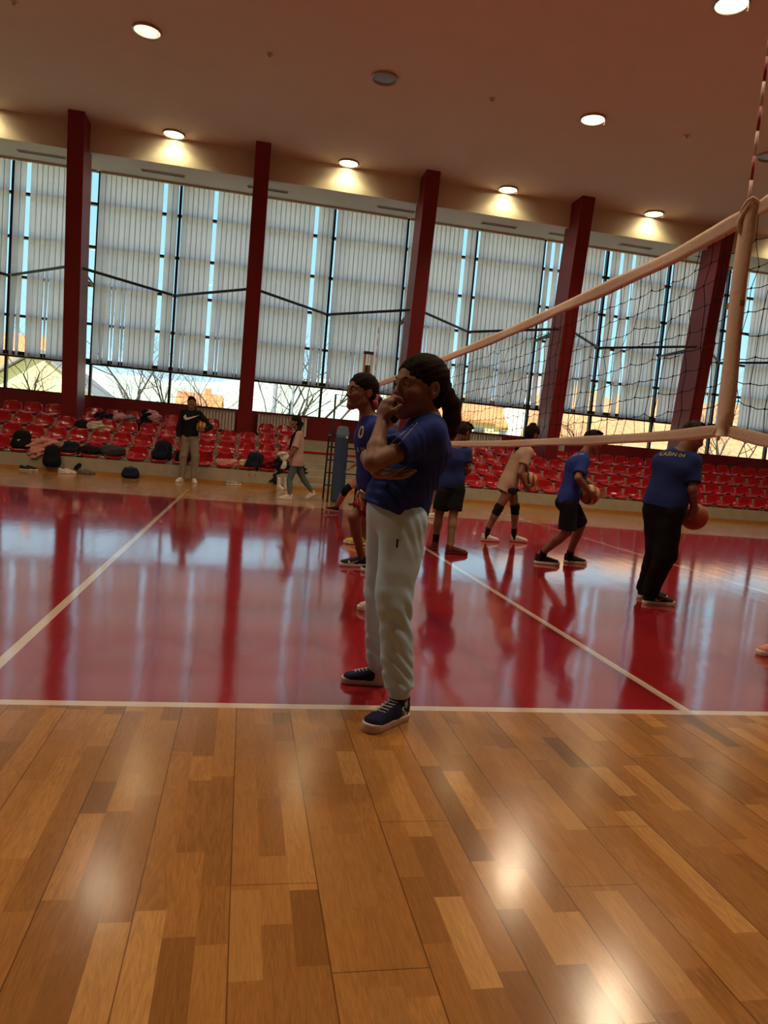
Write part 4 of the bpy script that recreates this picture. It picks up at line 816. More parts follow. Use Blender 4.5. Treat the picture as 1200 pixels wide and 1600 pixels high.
sc = MB(); sc.tube([T0+V3(math.cos(t_)*.012, math.cos(t_)*.01, 0)*1+(np.cross(nz((.8, 0, -.3)), V3(0, 1, 0))*math.sin(t_)*.03+V3(0, 1, 0)*math.cos(t_)*.03)*(1+.15*math.sin(t_*7)) for t_ in np.linspace(0, 2*math.pi, 40)], [.015+.004*math.sin(i*1.9) for i in range(40)], 8); sc.build('scrunchie', M_SCRN, girl, smooth=True, )
tl_ = [A(689, 612, .03), A(700, 616, .03), A(706, 632, .03), A(707, 655, .035), A(702, 675, .035), A(695, 692, .03)]; rr_ = [.022, .026, .033, .034, .028, .010]
mk([(ecap(tl_[i], tl_[i+1], (rr_[i], rr_[i]*.8), (rr_[i+1], rr_[i+1]*.8), (1, 0, 0)), .02) for i in range(5)], 'ponytail', M_HAIRB, girl, h=.004, noise=(.005, 55, 0, (1, 1, .12)))
# hair pulled back over the crown to the scrunchie
mk([(ecap(Q(0, -.06, .05), T0-V3(.03, 0, 0), (.062, .05), (.026, .024), (0, 1, 0)), .02)], 'gathered_hair', M_HAIR, girl, h=.0045, noise=(.002, 80, 0, (1, 1, 1)))
b = MB(); e1 = A(567, 770, -.09); b.tube([e1, A(560, 768, -.13), A(556, 777, -.13), A(559, 785, -.12)], .0042, 6); b.tube([e1, A(563, 778, -.13), A(566, 788, -.135), A(565, 797, -.13)], .0042, 6); b.tube([A(563, 766, -.12), A(570, 770, -.14), A(568, 778, -.13), A(562, 772, -.12)], .004, 6); b.build('drawstring', M_WSHOE, G['bottom'], smooth=True)
tb = bvh(G['bottom']); vs2 = [(-.0035, -.016), (.0035, -.016), (.0035, .016), (-.0035, .016)]; drape(vs2, [(0, 1, 2, 3)], A(625, 852, -.2), (1, 0, 0), (0, 0, 1), tb, .0015, 'side_label', M_NAVYK, G['bottom'])
# white seam piping and chest print of the t-shirt
ts = bvh(G['shirt']); 
def surf(u_, v_, y0, tree, lift=.0015):
    p0 = A(u_, v_, y0); dd = nz(p0-EYE); hit = tree.ray_cast(Vector(p0-dd*.6), Vector(dd)); return np.array(hit[0])-dd*lift if hit[0] is not None else p0
b = MB(); b.tube([surf(652+(618-652)*i/9, 660+(700-660)*i/9, -.15, ts) for i in range(10)], .0012, 4); b.tube([surf(646+(608-646)*i/9, 662+(695-662)*i/9, -.15, ts) for i in range(10)], .0012, 4); b.build('seam_piping', M_PRINT, G['shirt'])
tx = poly2d([(-.012, -.010), (.0, -.014), (.012, -.008), (.013, .006), (.002, .014), (-.011, .009)]); q = surf(627, 670, -.15, ts); drape(*tx, q, nz((.75, -.4, .35)), nz((-.35, -.1, .9)), ts, .0015, 'chest_print', M_PRINT, G['shirt'], ray=nz((-.55, -.8, .2)))
S2 = [(-.22, .30), (.10, .36), (.34, .24), (.08, .22), (-.02, .12), (.22, .02), (.24, -.12), (.02, -.26), (-.34, -.34), (-.04, -.16), (.04, -.06), (-.18, .06), (-.26, .18)]
so_, (hl, d_, u_, sd_, s_, L_) = G['shoes'][0]
def shoe_logo(sho, pts, size, along, height, name, m, sidesign, rot=0.0):
    so_, (hl, d_, u_, sd_, s_, L_) = sho; n = nz(sd_*sidesign); tr_ = bvh(so_); ux = d_*sidesign*-1 if False else np.cross(u_, n); pts2 = [(a*size, b_*size) for a, b_ in pts]; v, fc = poly2d(pts2)
    return drape(v, fc, hl+d_*along*L_+u_*height*s_+n*.03, ux, u_, tr_, .0012, name, m, so_, ray=n)
shoe_logo(G['shoes'][0], S2, .042, .30, .055, 'side_logo', M_LACE, 1 if (sd_@V3(.9, -.4, 0)) > 0 else -1)

# --- girl behind her: long blue shirt, pink scrunchie
y = 1.75
J = dict(head=A(565, 613, y), neck=A(577, 650, y), pelvis=A(584, 757, y), shL=A(588, 672, y-.13), shR=A(578, 670, y+.15), elL=A(597, 735, y-.16), wrL=A(590, 783, y-.14), elR=A(580, 735, y+.20), wrR=A(578, 780, y+.17), hipL=A(593, 785, y-.08), hipR=A(592, 783, y+.08), knL=A(600, 865, y-.09), knR=A(598, 862, y+.09))
J['anL'] = J['knL']*1; J['anL'] = V3(J['knL'][0]+.02, y-.1, .075); J['anR'] = V3(J['knL'][0], y+.09, .075)
ft = fl(557, 953)
girl2, G2 = person(J, 'girl in long blue team shirt and pink scrunchie, face turned left behind the front girl', s=1.0, hs=1.0, face=(-.93, -.36, -.02), skin=M_SKIN, hair=M_HAIRK, hairstyle='tail', shirt=M_BLUE, sleeve=.6, hem=.15, loose=1.0, bottom=M_BLK, bkind='shorts', shoe_m=M_WSHOE, sole_m=M_WSOLE, h=.0065, faceparts=True,
                  feet={'L': (ft+V3(.24, -.02, 0), ft), 'R': (ft+V3(.32, .14, 0), ft+V3(.08, .12, 0))}, seed=1.0)
c = A(588, 627, y); sc = MB(); sc.tube([c+V3(math.cos(t_)*.012, math.cos(t_)*.034, math.sin(t_)*.034)*(1+.15*math.sin(t_*6)) for t_ in np.linspace(0, 2*math.pi, 36)], [.017+.005*math.sin(i*2.1) for i in range(36)], 8); sc.build('scrunchie', M_SCRP, girl2, smooth=True)
mk([ell(c+V3(.02, 0, 0), (V3(1, 0, 0), V3(0, 1, 0), Z3), (.026, .03, .03)), ecap(A(578, 618, y), c, .04, .026)], 'hair_bun', M_HAIRK, girl2, h=.006)
ts = bvh(G2['shirt']); q = surf(564, 676, y-.1, ts); n_ = nz((-.80, -.6, .1)); ux = nz((.6, -.8, 0))
tx = text2d('0', .11, 0, 1); drape(*tx, q, ux, Z3, ts, .002, 'chest_number', M_PRINT, G2['shirt'], ray=n_); q = surf(563, 703, y-.1, ts); 
tx = text2d('A 10', .042, 0, 1); drape(*tx, q, ux, Z3, ts, .002, 'chest_lettering', M_PRINT, G2['shirt'], ray=n_)

def simple(x, y_, ht, facing, lean=0.0, arms='down', stance=.09):
    """upright joints in world space for a figure standing at x, y facing a direction"""
    f_ = nz((facing[0], facing[1], 0)); r_ = V3(f_[1], -f_[0], 0); k = ht/1.45; B = V3(x, y_, 0); P0 = lambda a, b_, c_: B+(r_*a+f_*b_)*k+Z3*c_*k
    return dict(head=P0(0, .02+lean, 1.335), neck=P0(0, lean*.9, 1.20), pelvis=P0(0, 0, .76), shL=P0(-.14, lean*.8, 1.15), shR=P0(.14, lean*.8, 1.15), elL=P0(-.19, -.02+lean*.5, .92), elR=P0(.19, -.02+lean*.5, .92), wrL=P0(-.18, .06, .72), wrR=P0(.18, .06, .72), hipL=P0(-.07, 0, .70), hipR=P0(.07, 0, .70), knL=P0(-.08, .02, .40), knR=P0(.08, .02, .40), anL=P0(-stance, -.02, .075), anR=P0(stance, -.02, .075)), {'L': (P0(-stance, -.075, 0), P0(-stance-.02, .165, 0)), 'R': (P0(stance, -.075, 0), P0(stance+.02, .165, 0))}, k
# --- bare legged girl with black shoes, almost hidden behind the two
J, ft, k = simple(-.84, 3.32, 1.47, (-1, -.1), .0); J['knR'] = A(552, 808, 3.32); J['anR'] = A(560, 869, 3.30); J['knL'] = V3(-.80, 3.15, .40*k)
toe = fl(529, 884); ft['R'] = (toe+V3(.25, .02, 0), toe)
g3, G3 = person(J, 'bare legged girl in red shorts and black shoes, mostly hidden behind the front girl', s=k, face=(-1, -.1, 0), skin=M_SKIN2, hair=M_HAIRK, hairstyle='tail', shirt=M_BLUE2, bottom=M_REDS, bkind='shorts', shoe_m=M_BSHOE, sole_m=M_WSOLE, h=.009, feet=ft, seed=2.0)
for sho in G3['shoes']: shoe_logo(sho, SWOOSH, .10, .52, .045, 'side_logo', M_LACE, 1 if (sho[1][3]@V3(0, -1, 0)) > 0 else -1)
J, ft, k = simple(-.72, 4.74, 1.42, (-1, 0)); toe = fl(536, 849); ft['L'] = (toe+V3(.25, 0, 0), toe)
g4, _ = person(J, 'child in black and yellow shoes, hidden behind the girls except one shoe', s=k, face=(-1, 0, 0), hair=M_HAIR, shirt=M_BLUE2, bottom=M_BLK, bkind='shorts', shoe_m=M_YEL, sole_m=M_WSOLE, h=.011, feet=ft, seed=3.0)
J, ft, k = simple(1.12, 8.6, 1.44, (-.9, -.3)); toe = fl(662, 809); ft['L'] = (toe+V3(.24, .08, 0), toe); ft['R'] = (toe+V3(.34, .22, 0), toe+V3(.11, .14, 0))
J['anL'] = toe+V3(.19, .06, .075); J['anR'] = toe+V3(.28, .2, .075); J['knL'] = (J['anL']+J['hipL'])/2+V3(-.03, 0, 0); J['knR'] = (J['anR']+J['hipR'])/2+V3(-.03, 0, 0)
g5, _ = person(J, 'child in black shorts and white shoes, seen between the ponytail girl and a boy', s=k, face=(-.9, -.3, 0), hair=M_HAIR, shirt=M_BLUE2, bottom=M_BLK, bkind='shorts', shoe_m=M_WSHOE, sole_m=M_WSOLE, h=.011, feet=ft, seed=4.0)
# --- player striding left beside the referee stand, pink leggings and knee pads
y = 7.9
J = dict(head=A(566, 676, y), neck=A(573, 694, y), pelvis=A(575, 737, y), shL=A(575, 700, y-.12), shR=A(571, 700, y+.14), elL=A(563, 720, y-.2), wrL=A(548, 730, y-.2), elR=A(580, 722, y+.2), wrR=A(574, 740, y+.15), hipL=A(574, 742, y-.07), hipR=A(576, 742, y+.07), knL=A(541, 764, y-.07), knR=A(578, 770, y+.08), anL=A(527, 790, y-.05), anR=A(592, 793, y+.1))
toe = fl(506, 800)
g6, _ = person(J, 'girl in pink leggings and black knee pads striding left beside the blue padded stand', s=.95, hs=.98, face=(-1, -.15, 0), hair=M_HAIRK, hairstyle='tail', shirt=M_BLUE2, bottom=M_PINKT, bkind='leggings', shoe_m=M_BSHOE, sole_m=M_PSHOE, h=.009, feet={'L': (toe+V3(.235, .0, .012), toe+V3(0, 0, .03)), 'R': (A(597, 797, y+.1), A(578, 801, y+.1))}, pads=(M_BLK, 'LR'), faceparts=True, seed=5.0)
# --- boy with hands on hips seen from behind
y = 4.72
J = dict(head=A(724, 677, y), neck=A(712, 700, y), pelvis=A(706, 756, y), shL=A(693, 709, y-.01), shR=A(729, 707, y), elL=A(679, 732, y), wrL=A(691, 746, y+.08), elR=A(733, 733, y-.03), wrR=A(723, 745, y+.04), hipL=A(695, 768, y), hipR=A(714, 768, y-.02), knL=A(686, 805, y+.02), knR=A(708, 806, y-.06), anL=A(678, 845, y+.08), anR=A(705, 851, y-.10))
g7, G7 = person(J, 'boy in blue t-shirt and black shorts with hands on hips, back turned, in brown shoes', s=.98, hs=1.0, face=(.82, .45, -.38), skin=M_SKIN2, hair=M_HAIRF, shirt=M_BLUE2, hem=.12, sleeve=.62, bottom=M_BLK, bkind='shorts', shoe_m=M_RSHOE, sole_m=M_RSHOE, sock=(M_BLK, .34), h=.0075, faceparts=True, seed=6.0,
    feet={'L': (J['anL']+V3(.0, -.07, -J['anL'][2]), J['anL']+V3(.05, .16, -J['anL'][2])), 'R': (fl(695, 865), fl(695, 865)+nz((.95, -.1, 0))*.25)}, hands={'L': ((.6, .9, -.2), (.9, -.3, 0), (0, 0, -1), .4, .95), 'R': ((-.2, .9, -.5), (-.9, -.2, 0), (0, 0, -1), .4, .95)})
# --- girl in beige bending forward with a ball
y = 5.86
J = dict(head=A(832, 679, y), neck=A(825, 698, y), pelvis=A(793, 757, y), shR=A(826, 707, y-.10), shL=A(820, 705, y+.14), elR=A(812, 739, y-.17), wrR=A(821, 757, y-.11), elL=A(824, 738, y+.16), wrL=A(833, 755, y+.10), hipR=A(795, 767, y-.07), hipL=A(799, 767, y+.08), knR=A(779, 794, y-.06), knL=A(805, 793, y+.08), anR=A(765, 834, y-.06), anL=A(804, 834, y+.06), bend=V3(-.03, 0, .02), short_len=.10)
g8, G8 = person(J, 'girl in beige t-shirt and black knee pads bending forward with a ball', s=.98, hs=1.0, face=(.92, .25, -.3), up=(.25, 0, 1), hair=M_HAIRK, hairstyle='tail', shirt=M_BEIGE, sleeve=.6, hem=.20, loose=1.12, bottom=M_BLK, bkind='shorts', shoe_m=M_WSHOE, sole_m=M_PSHOE, sock=(M_BLK, .26), pads=(M_BLK, 'LR'), h=.0075, seed=7.0, faceparts=True,
    feet={'R': (fl(751, 845), fl(751, 845)+nz((.95, -.1, 0))*.245), 'L': (fl(796, 846), fl(796, 846)+nz((.95, -.1, 0))*.245)}, hands={'R': ((.55, .1, -.8), (.5, .85, .2), (.7, -.2, .6), .35, .95), 'L': ((.5, -.1, -.8), (.5, -.85, .2), (.7, .2, .6), .35, .95)})
J8 = J; r, f, u = G8['fr']; H = G8['H']; mk([ell(H+u*.10-f*.045, G8['fr'], (.05, .05, .045)), ell(H+u*.115-f*.04, G8['fr'], (.03, .03, .03))], 'hair_bun', M_HAIRK, g8, h=.007, noise=(.006, 60))
mk([(ecap(A(818, 686, y-.03), A(808, 700, y-.05), .03, .022), .01), (ecap(A(808, 700, y-.05), A(799, 722, y-.06), .022, .010), .01)], 'loose_hair', M_HAIRK, g8, h=.007, noise=(.004, 60, 0, (1, 1, .3)))
J['shorts'] = 1
ball(A(826, 750, 5.86)+V3(.01, 0, 0), .105, 'yellow and dark blue volleyball in the hands of the girl in beige', M_BALL)
# --- boy in blue bending with a ball
y = 4.02
J = dict(head=A(926, 691, y), neck=A(914, 708, y), pelvis=A(886, 782, y), shR=A(911, 722, y-.11), shL=A(905, 717, y+.15), elR=A(903, 747, y-.20), wrR=A(921, 769, y-.13), elL=A(914, 750, y+.19), wrL=A(931, 765, y+.10), hipR=A(889, 793, y-.08), hipL=A(893, 793, y+.08), knR=A(886, 831, y-.08), knL=A(907, 822, y+.10), anR=A(853, 872, y-.12), anL=A(892, 870, y+.12), bend=V3(-.03, 0, .02), short_len=.92)
g9, G9 = person(J, 'boy in blue t-shirt and black shorts crouching forward with a yellow ball', s=1.02, hs=1.0, face=(.90, .30, -.28), hair=M_HAIR, shirt=M_BLUE, sleeve=.75, hem=.10, loose=1.0, bottom=M_BLK, bkind='shorts', shoe_m=M_BSHOE, sole_m=M_WSOLE, sock=(M_BLK, .16), h=.0075, seed=8.0, faceparts=True,
    feet={'R': (fl(834, 880), fl(834, 880)+nz((.93, -.28, 0))*.27), 'L': (fl(880, 879), fl(880, 879)+nz((.97, -.15, 0))*.26)}, hands={'R': ((.7, .15, -.55), (.4, .9, -.1), (.5, -.1, .8), .3, 1.0), 'L': ((.6, -.2, -.6), (.4, -.9, -.1), (.6, .1, .8), .3, 1.0)})
ball(A(921, 773, 4.02)+V3(.0, -.005, 0), .105, 'yellow ball between the hands of the crouching boy', M_BALL)
def backtext(G_, u_, v_, y_, txt, size, ux, n_): ts_ = bvh(G_['shirt']); q_ = surf(u_, v_, y_, ts_); tx_ = text2d(txt, size, .25, 1); uy_ = nz(np.cross(n_, ux)); drape(*tx_, q_, nz(ux), uy_, ts_, .002, 'back_lettering', M_GOLD, G_['shirt'], ray=nz(n_))
backtext(G9, 898, 711, 3.9, 'LAŠIN 04', .048, nz((.75, -.55, -.1)), nz((-.45, -.55, .7)))
# --- tall boy in black trousers, back turned
y = 2.26
J = dict(head=A(1082, 684, y), neck=A(1065, 706, y), pelvis=A(1039, 787, y), shL=A(1036, 722, y+.05), shR=A(1081, 722, y-.06), elL=A(1040, 765, y+.24), wrL=A(1073, 797, y+.20), elR=A(1081, 765, y-.13), wrR=A(1084, 790, y-.09), hipL=A(1027, 800, y+.04), hipR=A(1047, 800, y-.05), knL=A(1026, 862, y+.07), knR=A(1040, 866, y-.05), anL=A(1018, 932, y+.10), anR=A(1030, 937, y-.05), bend=V3(-.01, 0, 0))
g10, G10 = person(J, 'boy in blue t-shirt and long black trousers, back turned, holding a ball', s=1.07, hs=1.02, fat=1.08, face=(.80, .45, -.42), hair=M_HAIRF, shirt=M_BLUE2, sleeve=.78, hem=.10, loose=1.02, bottom=M_BLK, shoe_m=M_BSHOE, sole_m=M_WSOLE, h=.007, seed=9.0, faceparts=True,
    feet={'R': (fl(1003, 943), fl(1003, 943)+nz((.97, -.12, 0))*.27), 'L': (fl(1000, 936)+V3(0, .05, 0), fl(1000, 936)+V3(.26, .02, 0))}, hands={'R': ((.25, .25, -.9), (-.2, .95, .1), (.9, -.1, .2), .3, 1.05), 'L': ((.8, -.1, -.4), (.2, -.95, -.1), (.1, 0, 1), .3, 1.05)})
ball(A(1084, 807, 2.33), .108, 'dark orange ball in the hands of the boy in black trousers', M_BALLO)
backtext(G10, 1050, 710, 2.1, 'LAŠIN 04', .046, nz((.86, -.45, -.12)), nz((-.45, -.80, .40)))
c = MB(); c.tube([J['wrL']*.6+J['elL']*.4+V3(math.cos(t_)*.032, math.sin(t_)*.0, math.sin(t_)*.032) for t_ in np.linspace(0, 6.28, 16)], .006, 6); c.build('wristband', M_WSHOE, g10, smooth=True)
shoe_logo(G10['shoes'][0], SWOOSH, .07, .45, .045, 'side_logo', M_LACE, 1 if (G10['shoes'][0][1][3]@V3(0, -1, 0)) > 0 else -1)
# --- coach facing the hall
y = 12.72
J = dict(head=A(299.5, 629.5, y-.03), neck=A(299, 640, y), pelvis=A(297, 681, y), shR=A(286, 645, y), shL=A(312, 647, y), elR=A(280, 667, y-.0), wrR=A(278.5, 688, y-.08), elL=A(328, 668, y), wrL=A(318, 673, y-.20), hipR=A(291, 685, y), hipL=A(303, 686, y), knR=A(287, 712, y-.03), knL=A(305, 713, y-.03), anR=A(283.5, 740, y), anL=A(303.5, 742, y))
g11, G11 = person(J, 'adult in black hoodie and grey trousers facing the hall, ball under one arm', s=1.20, hs=1.08, fat=.95, face=(.05, -1, 0), hair=M_HAIR, shirt=M_BLK, shirtname='hoodie', sleeve=1.97, hem=.06, loose=1.0, bottom=M_GREYT, shoe_m=M_WSHOE, sole_m=M_WSOLE, h=.010, seed=10.0, faceparts=True,
    feet={'R': (V3(J['anR'][0]+.03, y+.05, 0), V3(J['anR'][0]-.07, y-.22, 0)), 'L': (V3(J['anL'][0]-.02, y+.05, 0), V3(J['anL'][0]+.05, y-.22, 0))}, hands={'R': ((0, -.1, -1), (1, 0, 0), (0, -1, 0), .3, 1.0), 'L': ((-.9, -.2, -.1), (.1, .6, .6), (-.1, -.3, .9), .4, 1.0)})
v, fc = poly2d([(a*.32, b_*.32) for a, b_ in SWOOSH]); drape(v, fc, A(299, 652, y-.1), (1, 0, 0), (0, 0, 1), bvh(G11['shirt']), .003, 'chest_logo', M_LACE, G11['shirt'])
ball(A(315, 667, y-.12), .105, 'yellow ball held under the arm of the adult in the black hoodie', M_BALL)
# --- girl in pink walking left past the seats
y = 10.3
J = dict(head=A(461, 660, y), neck=A(465, 672, y), pelvis=A(463, 722, y), shL=A(467, 679, y-.12), shR=A(463, 678, y+.14), elL=A(460, 703, y-.19), wrL=A(452, 716, y-.15), elR=A(452, 700, y+.18), wrR=A(447, 701, y+.02), hipL=A(461, 726, y-.07), hipR=A(464, 726, y+.07), knL=A(452, 750, y-.07), knR=A(474, 748, y+.07), anL=A(451, 774, y-.07), anR=A(485, 768, y+.06))
h_ = fl(457, 781); hr_ = A(494, 772, y+.06)
g12, G12 = person(J, 'girl in loose pink t-shirt and grey leggings walking left past the seats', s=1.0, hs=.98, face=(-1, -.05, -.05), hair=M_HAIRK, hairstyle='tail', shirt=M_PINKC, sleeve=.85, hem=.12, loose=1.22, bottom=M_TEAL, bkind='leggings', shoe_m=M_WSHOE, sole_m=M_WSOLE, h=.009, seed=11.0, faceparts=True,
    feet={'L': (h_, h_+V3(-.25, -.0, 0)), 'R': (hr_, V3(hr_[0]-.19, hr_[1], .008))})
mk([(ecap(A(471, 662, y-.02), A(467, 672, y-.1), .04, .035), .01), (ecap(A(467, 672, y-.1), A(457, 682, y-.13), .035, .028), .01), (ecap(A(457, 682, y-.13), A(453, 699, y-.13), .028, .015), .01)], 'braid', M_HAIRK, g12, h=.008, noise=(.004, 70))
mk([ell(A(449, 700, y-.03), (V3(1, 0, 0), V3(0, 1, 0), Z3), (.05, .04, .035))], 'pink_cloth', cloth('pink_flannel', (.34, .08, .11)), g12, h=.009, noise=(.006, 40))
# --- player whose shoe enters at the right edge
toe = fl(1183, 1024); J, ft, k = simple(toe[0]+.19, toe[1]+.02, 1.45, (-1, 0)); ft = {'R': (toe+V3(.25, .03, 0), toe), 'L': (toe+V3(.30, -.16, 0), toe+V3(.05, -.19, 0))}; J['anR'] = toe+V3(.19, .02, .075); J['anL'] = toe+V3(.24, -.17, .075)
for q in list(J): 
    if q not in ('anL', 'anR'): J[q] = J[q]+V3(.16, 0, 0)
g13, _ = person(J, 'player at the right edge of whom only one pink and white shoe shows', s=k, face=(-1, 0, 0), hair=M_HAIR, shirt=M_BLUE2, bottom=M_BLK, bkind='shorts', shoe_m=M_PSHOE, sole_m=M_WSOLE, h=.011, feet=ft, seed=12.0)
# ------------------------------------------------------------------ bags, clothes and shoes on the bleachers
FX = (V3(1, 0, 0), V3(0, 1, 0), Z3)
def garment(name, label, cat, u, v, y, wx, hz, m, seed, amp=.03, extra=(), d=.13, zmin=None, drop=()):
    """a crumpled heap of cloth: flattened lumps with deep folds; drop = cloth hanging over an edge"""
    c = at(u, v, y); z0 = zmin if zmin is not None else c[2]-hz*.5; pr = [ell(V3(c[0], y, z0+hz*.45), FX, (wx*.5, d, hz*.55)), ell(V3(c[0]-wx*.22, y-.03, z0+hz*.4), FX, (wx*.26, d*.8, hz*.5)), ell(V3(c[0]+wx*.25, y+.03, z0+hz*.35), FX, (wx*.25, d*.8, hz*.42))]
    for (dx, dz, w_, yy) in drop: pr.append(ecap(V3(c[0]+dx, y-d*.7, z0+hz*.3), V3(c[0]+dx*1.2, yy, z0+dz), (w_, .03), (w_*.8, .02), (1, 0, 0)))
    pr += list(extra)
    o = mk(pr, name, m, None, (c[0], y, z0), h=.011, k=.04, noise=(amp, 22, seed*1.7, (1, 1, 1)), planes=[(V3(0, 0, z0-.0 if not drop else z0-1), -Z3)])
    return tag(o, label, cat, 'clothes left on the bleacher seats')
def pack(name, label, cat, u, v, y, w, h_, d, m, zb, lean=0.0, straps=2, group='bags left on the bleachers', fat=1.0):
    c = at(u, v, y); X = c[0]; r = empty(name, (X, y, zb)); tag(r, label, cat, group); q = lambda a, b_, e_: V3(X+a*w+lean*e_*h_, y+b_*d, zb+e_*h_)
    mk([ecap(q(-.22, 0, .28), q(.22, 0, .28), (d*.46, h_*.30), (d*.46, h_*.30), (0, 1, 0)), ecap(q(-.16, .03, .70), q(.16, .03, .70), (d*.40, h_*.30), (d*.40, h_*.30), (0, 1, 0))], 'bag_body', m, r, h=.010, k=.08, noise=(.006, 20, u*.1), planes=[(q(0, 0, 0), -Z3)])
    mk([ecap(q(-.18, -.42, .26), q(.18, -.42, .26), (d*.16, h_*.20), (d*.16, h_*.20), (0, 1, 0))], 'front_pocket', m, r, h=.010, k=.04, noise=(.004, 25, u*.2))
    b = MB(); b.tube([q(-.08, .1, .98), q(-.04, .08, 1.06), q(.04, .08, 1.06), q(.08, .1, .98)], .011, 6); b.build('handle', m, r, smooth=True)
    for i in range(straps):
        sg = -1 if i == 0 else 1; b = MB(); b.tube([q(.18*sg, -.3, .85), q(.30*sg, -.52, .5), q(.22*sg, -.62, .1), q(.16*sg, -.66, -.25), q(.14*sg, -.64, -.5)], [.018, .02, .014, .008, .007], 6); b.build('strap', m, r, smooth=True)
    return r
M_BAGK = cloth('black_nylon', (.010, .010, .013)); M_BAGN = cloth('navy_nylon', (.012, .016, .030)); M_PNK = cloth('pink_fleece', (.48, .22, .20)); M_DGREY = cloth('dark_grey_knit', (.045, .042, .045), .3); M_MAUVE = cloth('dull_mauve_cloth', (.24, .14, .12)); M_WCL = cloth('off_white_cloth', (.52, .46, .40)); M_CREAM = cloth('cream_cloth', (.52, .44, .24)); M_REDC = cloth('dark_red_cloth', (.20, .010, .015)); M_GREYC = cloth('grey_cloth', (.20, .19, .19)); M_FLOR = mat('pink_white_print', (.50, .26, .28), .9, .1, bump=.2, bscale=60, var=.6, vscale=30)
z1, z2, z3, z4 = (TZ0+TR*i+.055 for i in range(4)); Y1, Y2, Y3, Y4 = (TY0+TD*i+.22 for i in range(4))
bp_ = pack('backpack', 'black backpack with a pale emblem standing on a front seat at the far left', 'backpack', 34, 692, Y1, .42, .40, .26, M_BAGK, z1, straps=0)
v, fc = poly2d([(a*.10, b_*.10) for a, b_ in [(-.3, .4), (.3, .5), (.2, .3), (-.05, .28), (.3, .05), (.1, -.4), (-.4, -.5), (-.3, -.3), (0, -.22), (.1, .0), (-.2, .15)]]); c = at(27, 690, Y1-.2); drape(v, fc, c, (1, 0, 0), Z3, bvh(bp_.children[0]), .004, 'emblem', M_LACE, bp_)
c = at(33, 703, Y1-.2); v, fc = text2d('ANVVTILUR', .05, 0, 1); tr_ = bvh(bp_.children[1]); drape(v, fc, c, (1, 0, 0), Z3, tr_, .004, 'lettering', M_LACE, bp_)
garment('jacket', 'pink fleece jacket draped over front seats beside the black emblem backpack', 'jacket', 71, 692, Y1-.02, .50, .22, M_PNK, 1, .03, drop=((-.17, -.20, .09, Y1-.26), (-.05, -.10, .08, Y1-.25)))
garment('sweater', 'dull mauve sweater crumpled on a front seat right of the pink jacket', 'sweater', 93, 695, Y1+.02, .30, .14, M_MAUVE, 2, .025)
pack('duffel_bag', 'dark bag hanging from a front seat below the mauve sweater, touching the floor', 'bag', 81, 720, Y1-.35, .40, .44, .2, M_BAGK, .10, straps=0)
pack('duffel_bag', 'navy duffel bag lying on a front seat right of the pink jacket', 'bag', 111, 703, Y1, .46, .26, .24, M_BAGN, z1, straps=1)
garment('jacket', 'black jacket on a front seat with one sleeve hanging down', 'jacket', 140, 703, Y1, .42, .20, M_BAGK, 3, .03, drop=((-.15, -.30, .055, Y1-.26),))
garment('sweater', 'dark grey knitted sweater folded over a front seat', 'sweater', 176, 704, Y1-.02, .50, .24, M_DGREY, 4, .02, d=.2)
o = pack('sports_bag', 'small dark sports bag lying on the floor before the front row', 'bag', 204, 739, 12.72, .50, .22, .24, M_BAGN, .0, straps=0)
pack('backpack', 'dark navy backpack with hanging straps on a front seat left of the coach', 'backpack', 252, 710, Y1, .40, .44, .28, M_BAGN, z1, lean=.12)
pack('duffel_bag', 'black bag on a front seat behind the legs of the coach', 'bag', 286, 712, Y1, .40, .26, .24, M_BAGK, z1, straps=0)
garment('jacket', 'pale pink jacket heaped on a front seat right of the coach', 'jacket', 356, 724, Y1-.02, .50, .22, M_PNK, 5, .03)
garment('shirt', 'cream shirt crumpled between the pale pink jacket and a black backpack', 'shirt', 382, 724, Y1+.04, .24, .18, M_CREAM, 6, .02)
pack('backpack', 'black backpack with dangling straps on a front seat beside the red jacket', 'backpack', 396, 728, Y1-.03, .42, .40, .28, M_BAGN, z1-.05, lean=.15)
garment('jacket', 'dark red jacket lying on a front seat near the aisle', 'jacket', 419, 722, Y1, .36, .20, M_REDC, 7, .03)
garment('coat', 'black coat hanging over the front seat next to the aisle', 'coat', 444, 722, Y1-.05, .40, .38, M_BAGK, 8, .04, drop=((-.14, -.25, .06, Y1-.28), (.35, -.02, .07, Y1-.2)))
garment('towel', 'white towel lying on the black coat next to the aisle', 'towel', 444, 712, Y1-.08, .26, .16, M_WCL, 9, .03, drop=((.0, -.22, .05, Y1-.28), (.28, -.15, .05, Y1-.3)))
pack('duffel_bag', 'black bag lying on a third row seat left of the white shirt', 'bag', 128, 664, Y3, .50, .20, .24, M_BAGK, z3, straps=0)
garment('shirt', 'off white shirt crumpled on a third row seat', 'shirt', 150, 665, Y3-.05, .40, .22, M_WCL, 10, .03, drop=((.22, -.16, .07, Y3-.22),))
garment('jacket', 'dark jacket lying on a top row seat behind the white shirt', 'jacket', 164, 651, Y4, .48, .20, M_BAGN, 11, .03)
garment('scarf', 'pink and white patterned scarf on a top row seat', 'scarf', 188, 652, Y4-.05, .36, .20, M_FLOR, 12, .03)
garment('sweater', 'grey sweater on a top row seat right of the patterned scarf', 'sweater', 203, 655, Y4-.04, .26, .20, M_GREYC, 13, .03)
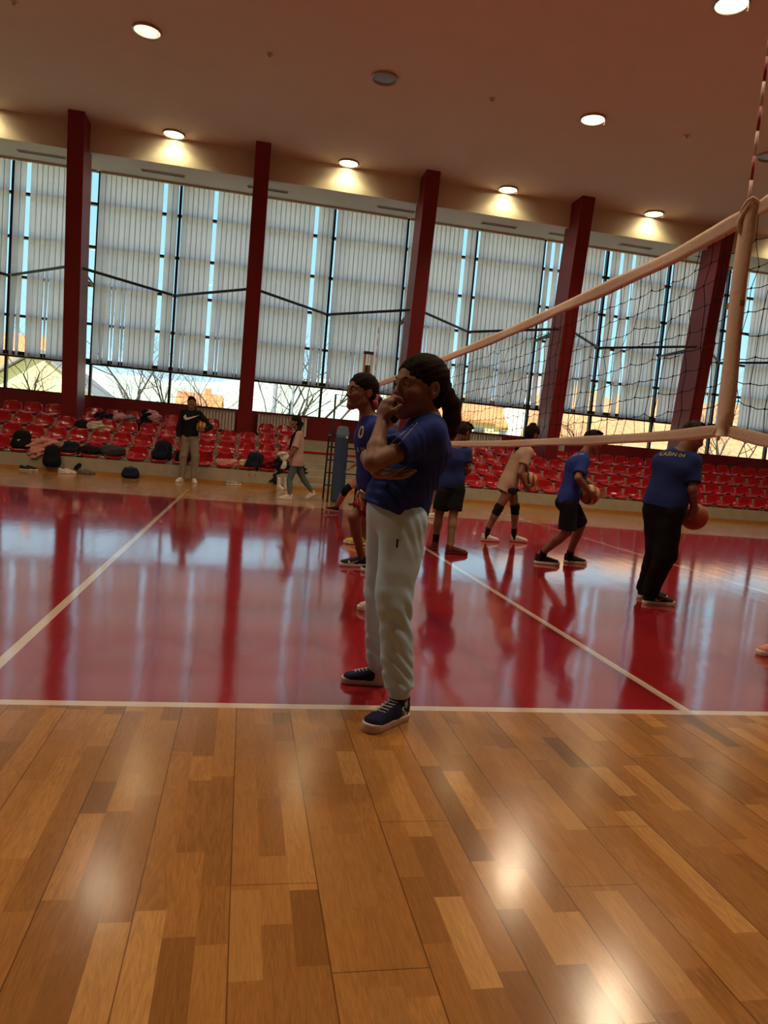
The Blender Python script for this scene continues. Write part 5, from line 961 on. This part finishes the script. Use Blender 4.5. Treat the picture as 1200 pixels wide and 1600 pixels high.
garment('jacket', 'pink and white jacket spread over the back of a top row seat', 'jacket', 236, 652, Y4, .42, .34, M_FLOR, 14, .03, d=.18)
garment('coat', 'black coat hanging down from a top row seat over the patterned jacket', 'coat', 229, 655, Y4-.10, .26, .42, M_BAGK, 15, .03, d=.11, drop=((-.10, -.22, .09, Y4-.32),))
# loose shoes on the floor
def pair(u, v, m, ms, la, lb, dirx=(1, -.2), L=.25, gap=.14, hi=0.0):
    p0 = fl(u, v); d = nz((dirx[0], dirx[1], 0)); n = V3(-d[1], d[0], 0)
    for sg, l in ((-1, la), (1, lb)):
        o_ = shoe(p0+n*gap*.5*sg-d*L*.5+d*.03*sg, p0+n*gap*.5*sg+d*L*.5+d*.03*sg, m, ms, None, root=p0+n*gap*.5*sg, h=.009, high=hi)[0]; tag(o_, l, 'shoe', 'shoes left on the floor by the bleachers')
pair(45, 735, M_BSHOE, M_WSOLE, 'black sneaker with white sole at far left by the skirting, nearer one', 'black sneaker with white sole at far left by the skirting, rear one')
pair(105, 740, M_WSHOE, M_WSOLE, 'white sneaker on the floor right of the dark hanging bag, nearer one', 'white sneaker on the floor right of the dark hanging bag, rear one')
M_GSH = mat('grey_suede', (.13, .11, .10), .8, .2, var=.2); pair(135, 741, M_GSH, M_GSH, 'grey shoe on the floor below the black jacket, nearer one', 'grey shoe on the floor below the black jacket, rear one')
pair(289, 749, M_BSHOE, M_BSHOE, 'black shoe on the floor between the feet of the coach, left one', 'black shoe on the floor between the feet of the coach, right one', (.1, -1), .24, .13)
M_SPOT = mat('black_white_spots', (.30, .28, .26), .7, .3, var=.9, vscale=22); pair(365, 758, M_SPOT, M_WSOLE, 'spotted white sneaker on the floor below the pale pink jacket, nearer one', 'spotted white sneaker on the floor below the pale pink jacket, rear one')
pair(414, 760, M_BSHOE, M_BSHOE, 'dark sneaker on the floor below the dark red jacket, nearer one', 'dark sneaker on the floor below the dark red jacket, rear one', (.6, -.8), .22)
pair(443, 765, M_WSHOE, M_WSOLE, 'high white boot on the floor behind the walking girl, nearer one', 'high white boot on the floor behind the walking girl, rear one', (.5, -.8), .24, .14, .16)
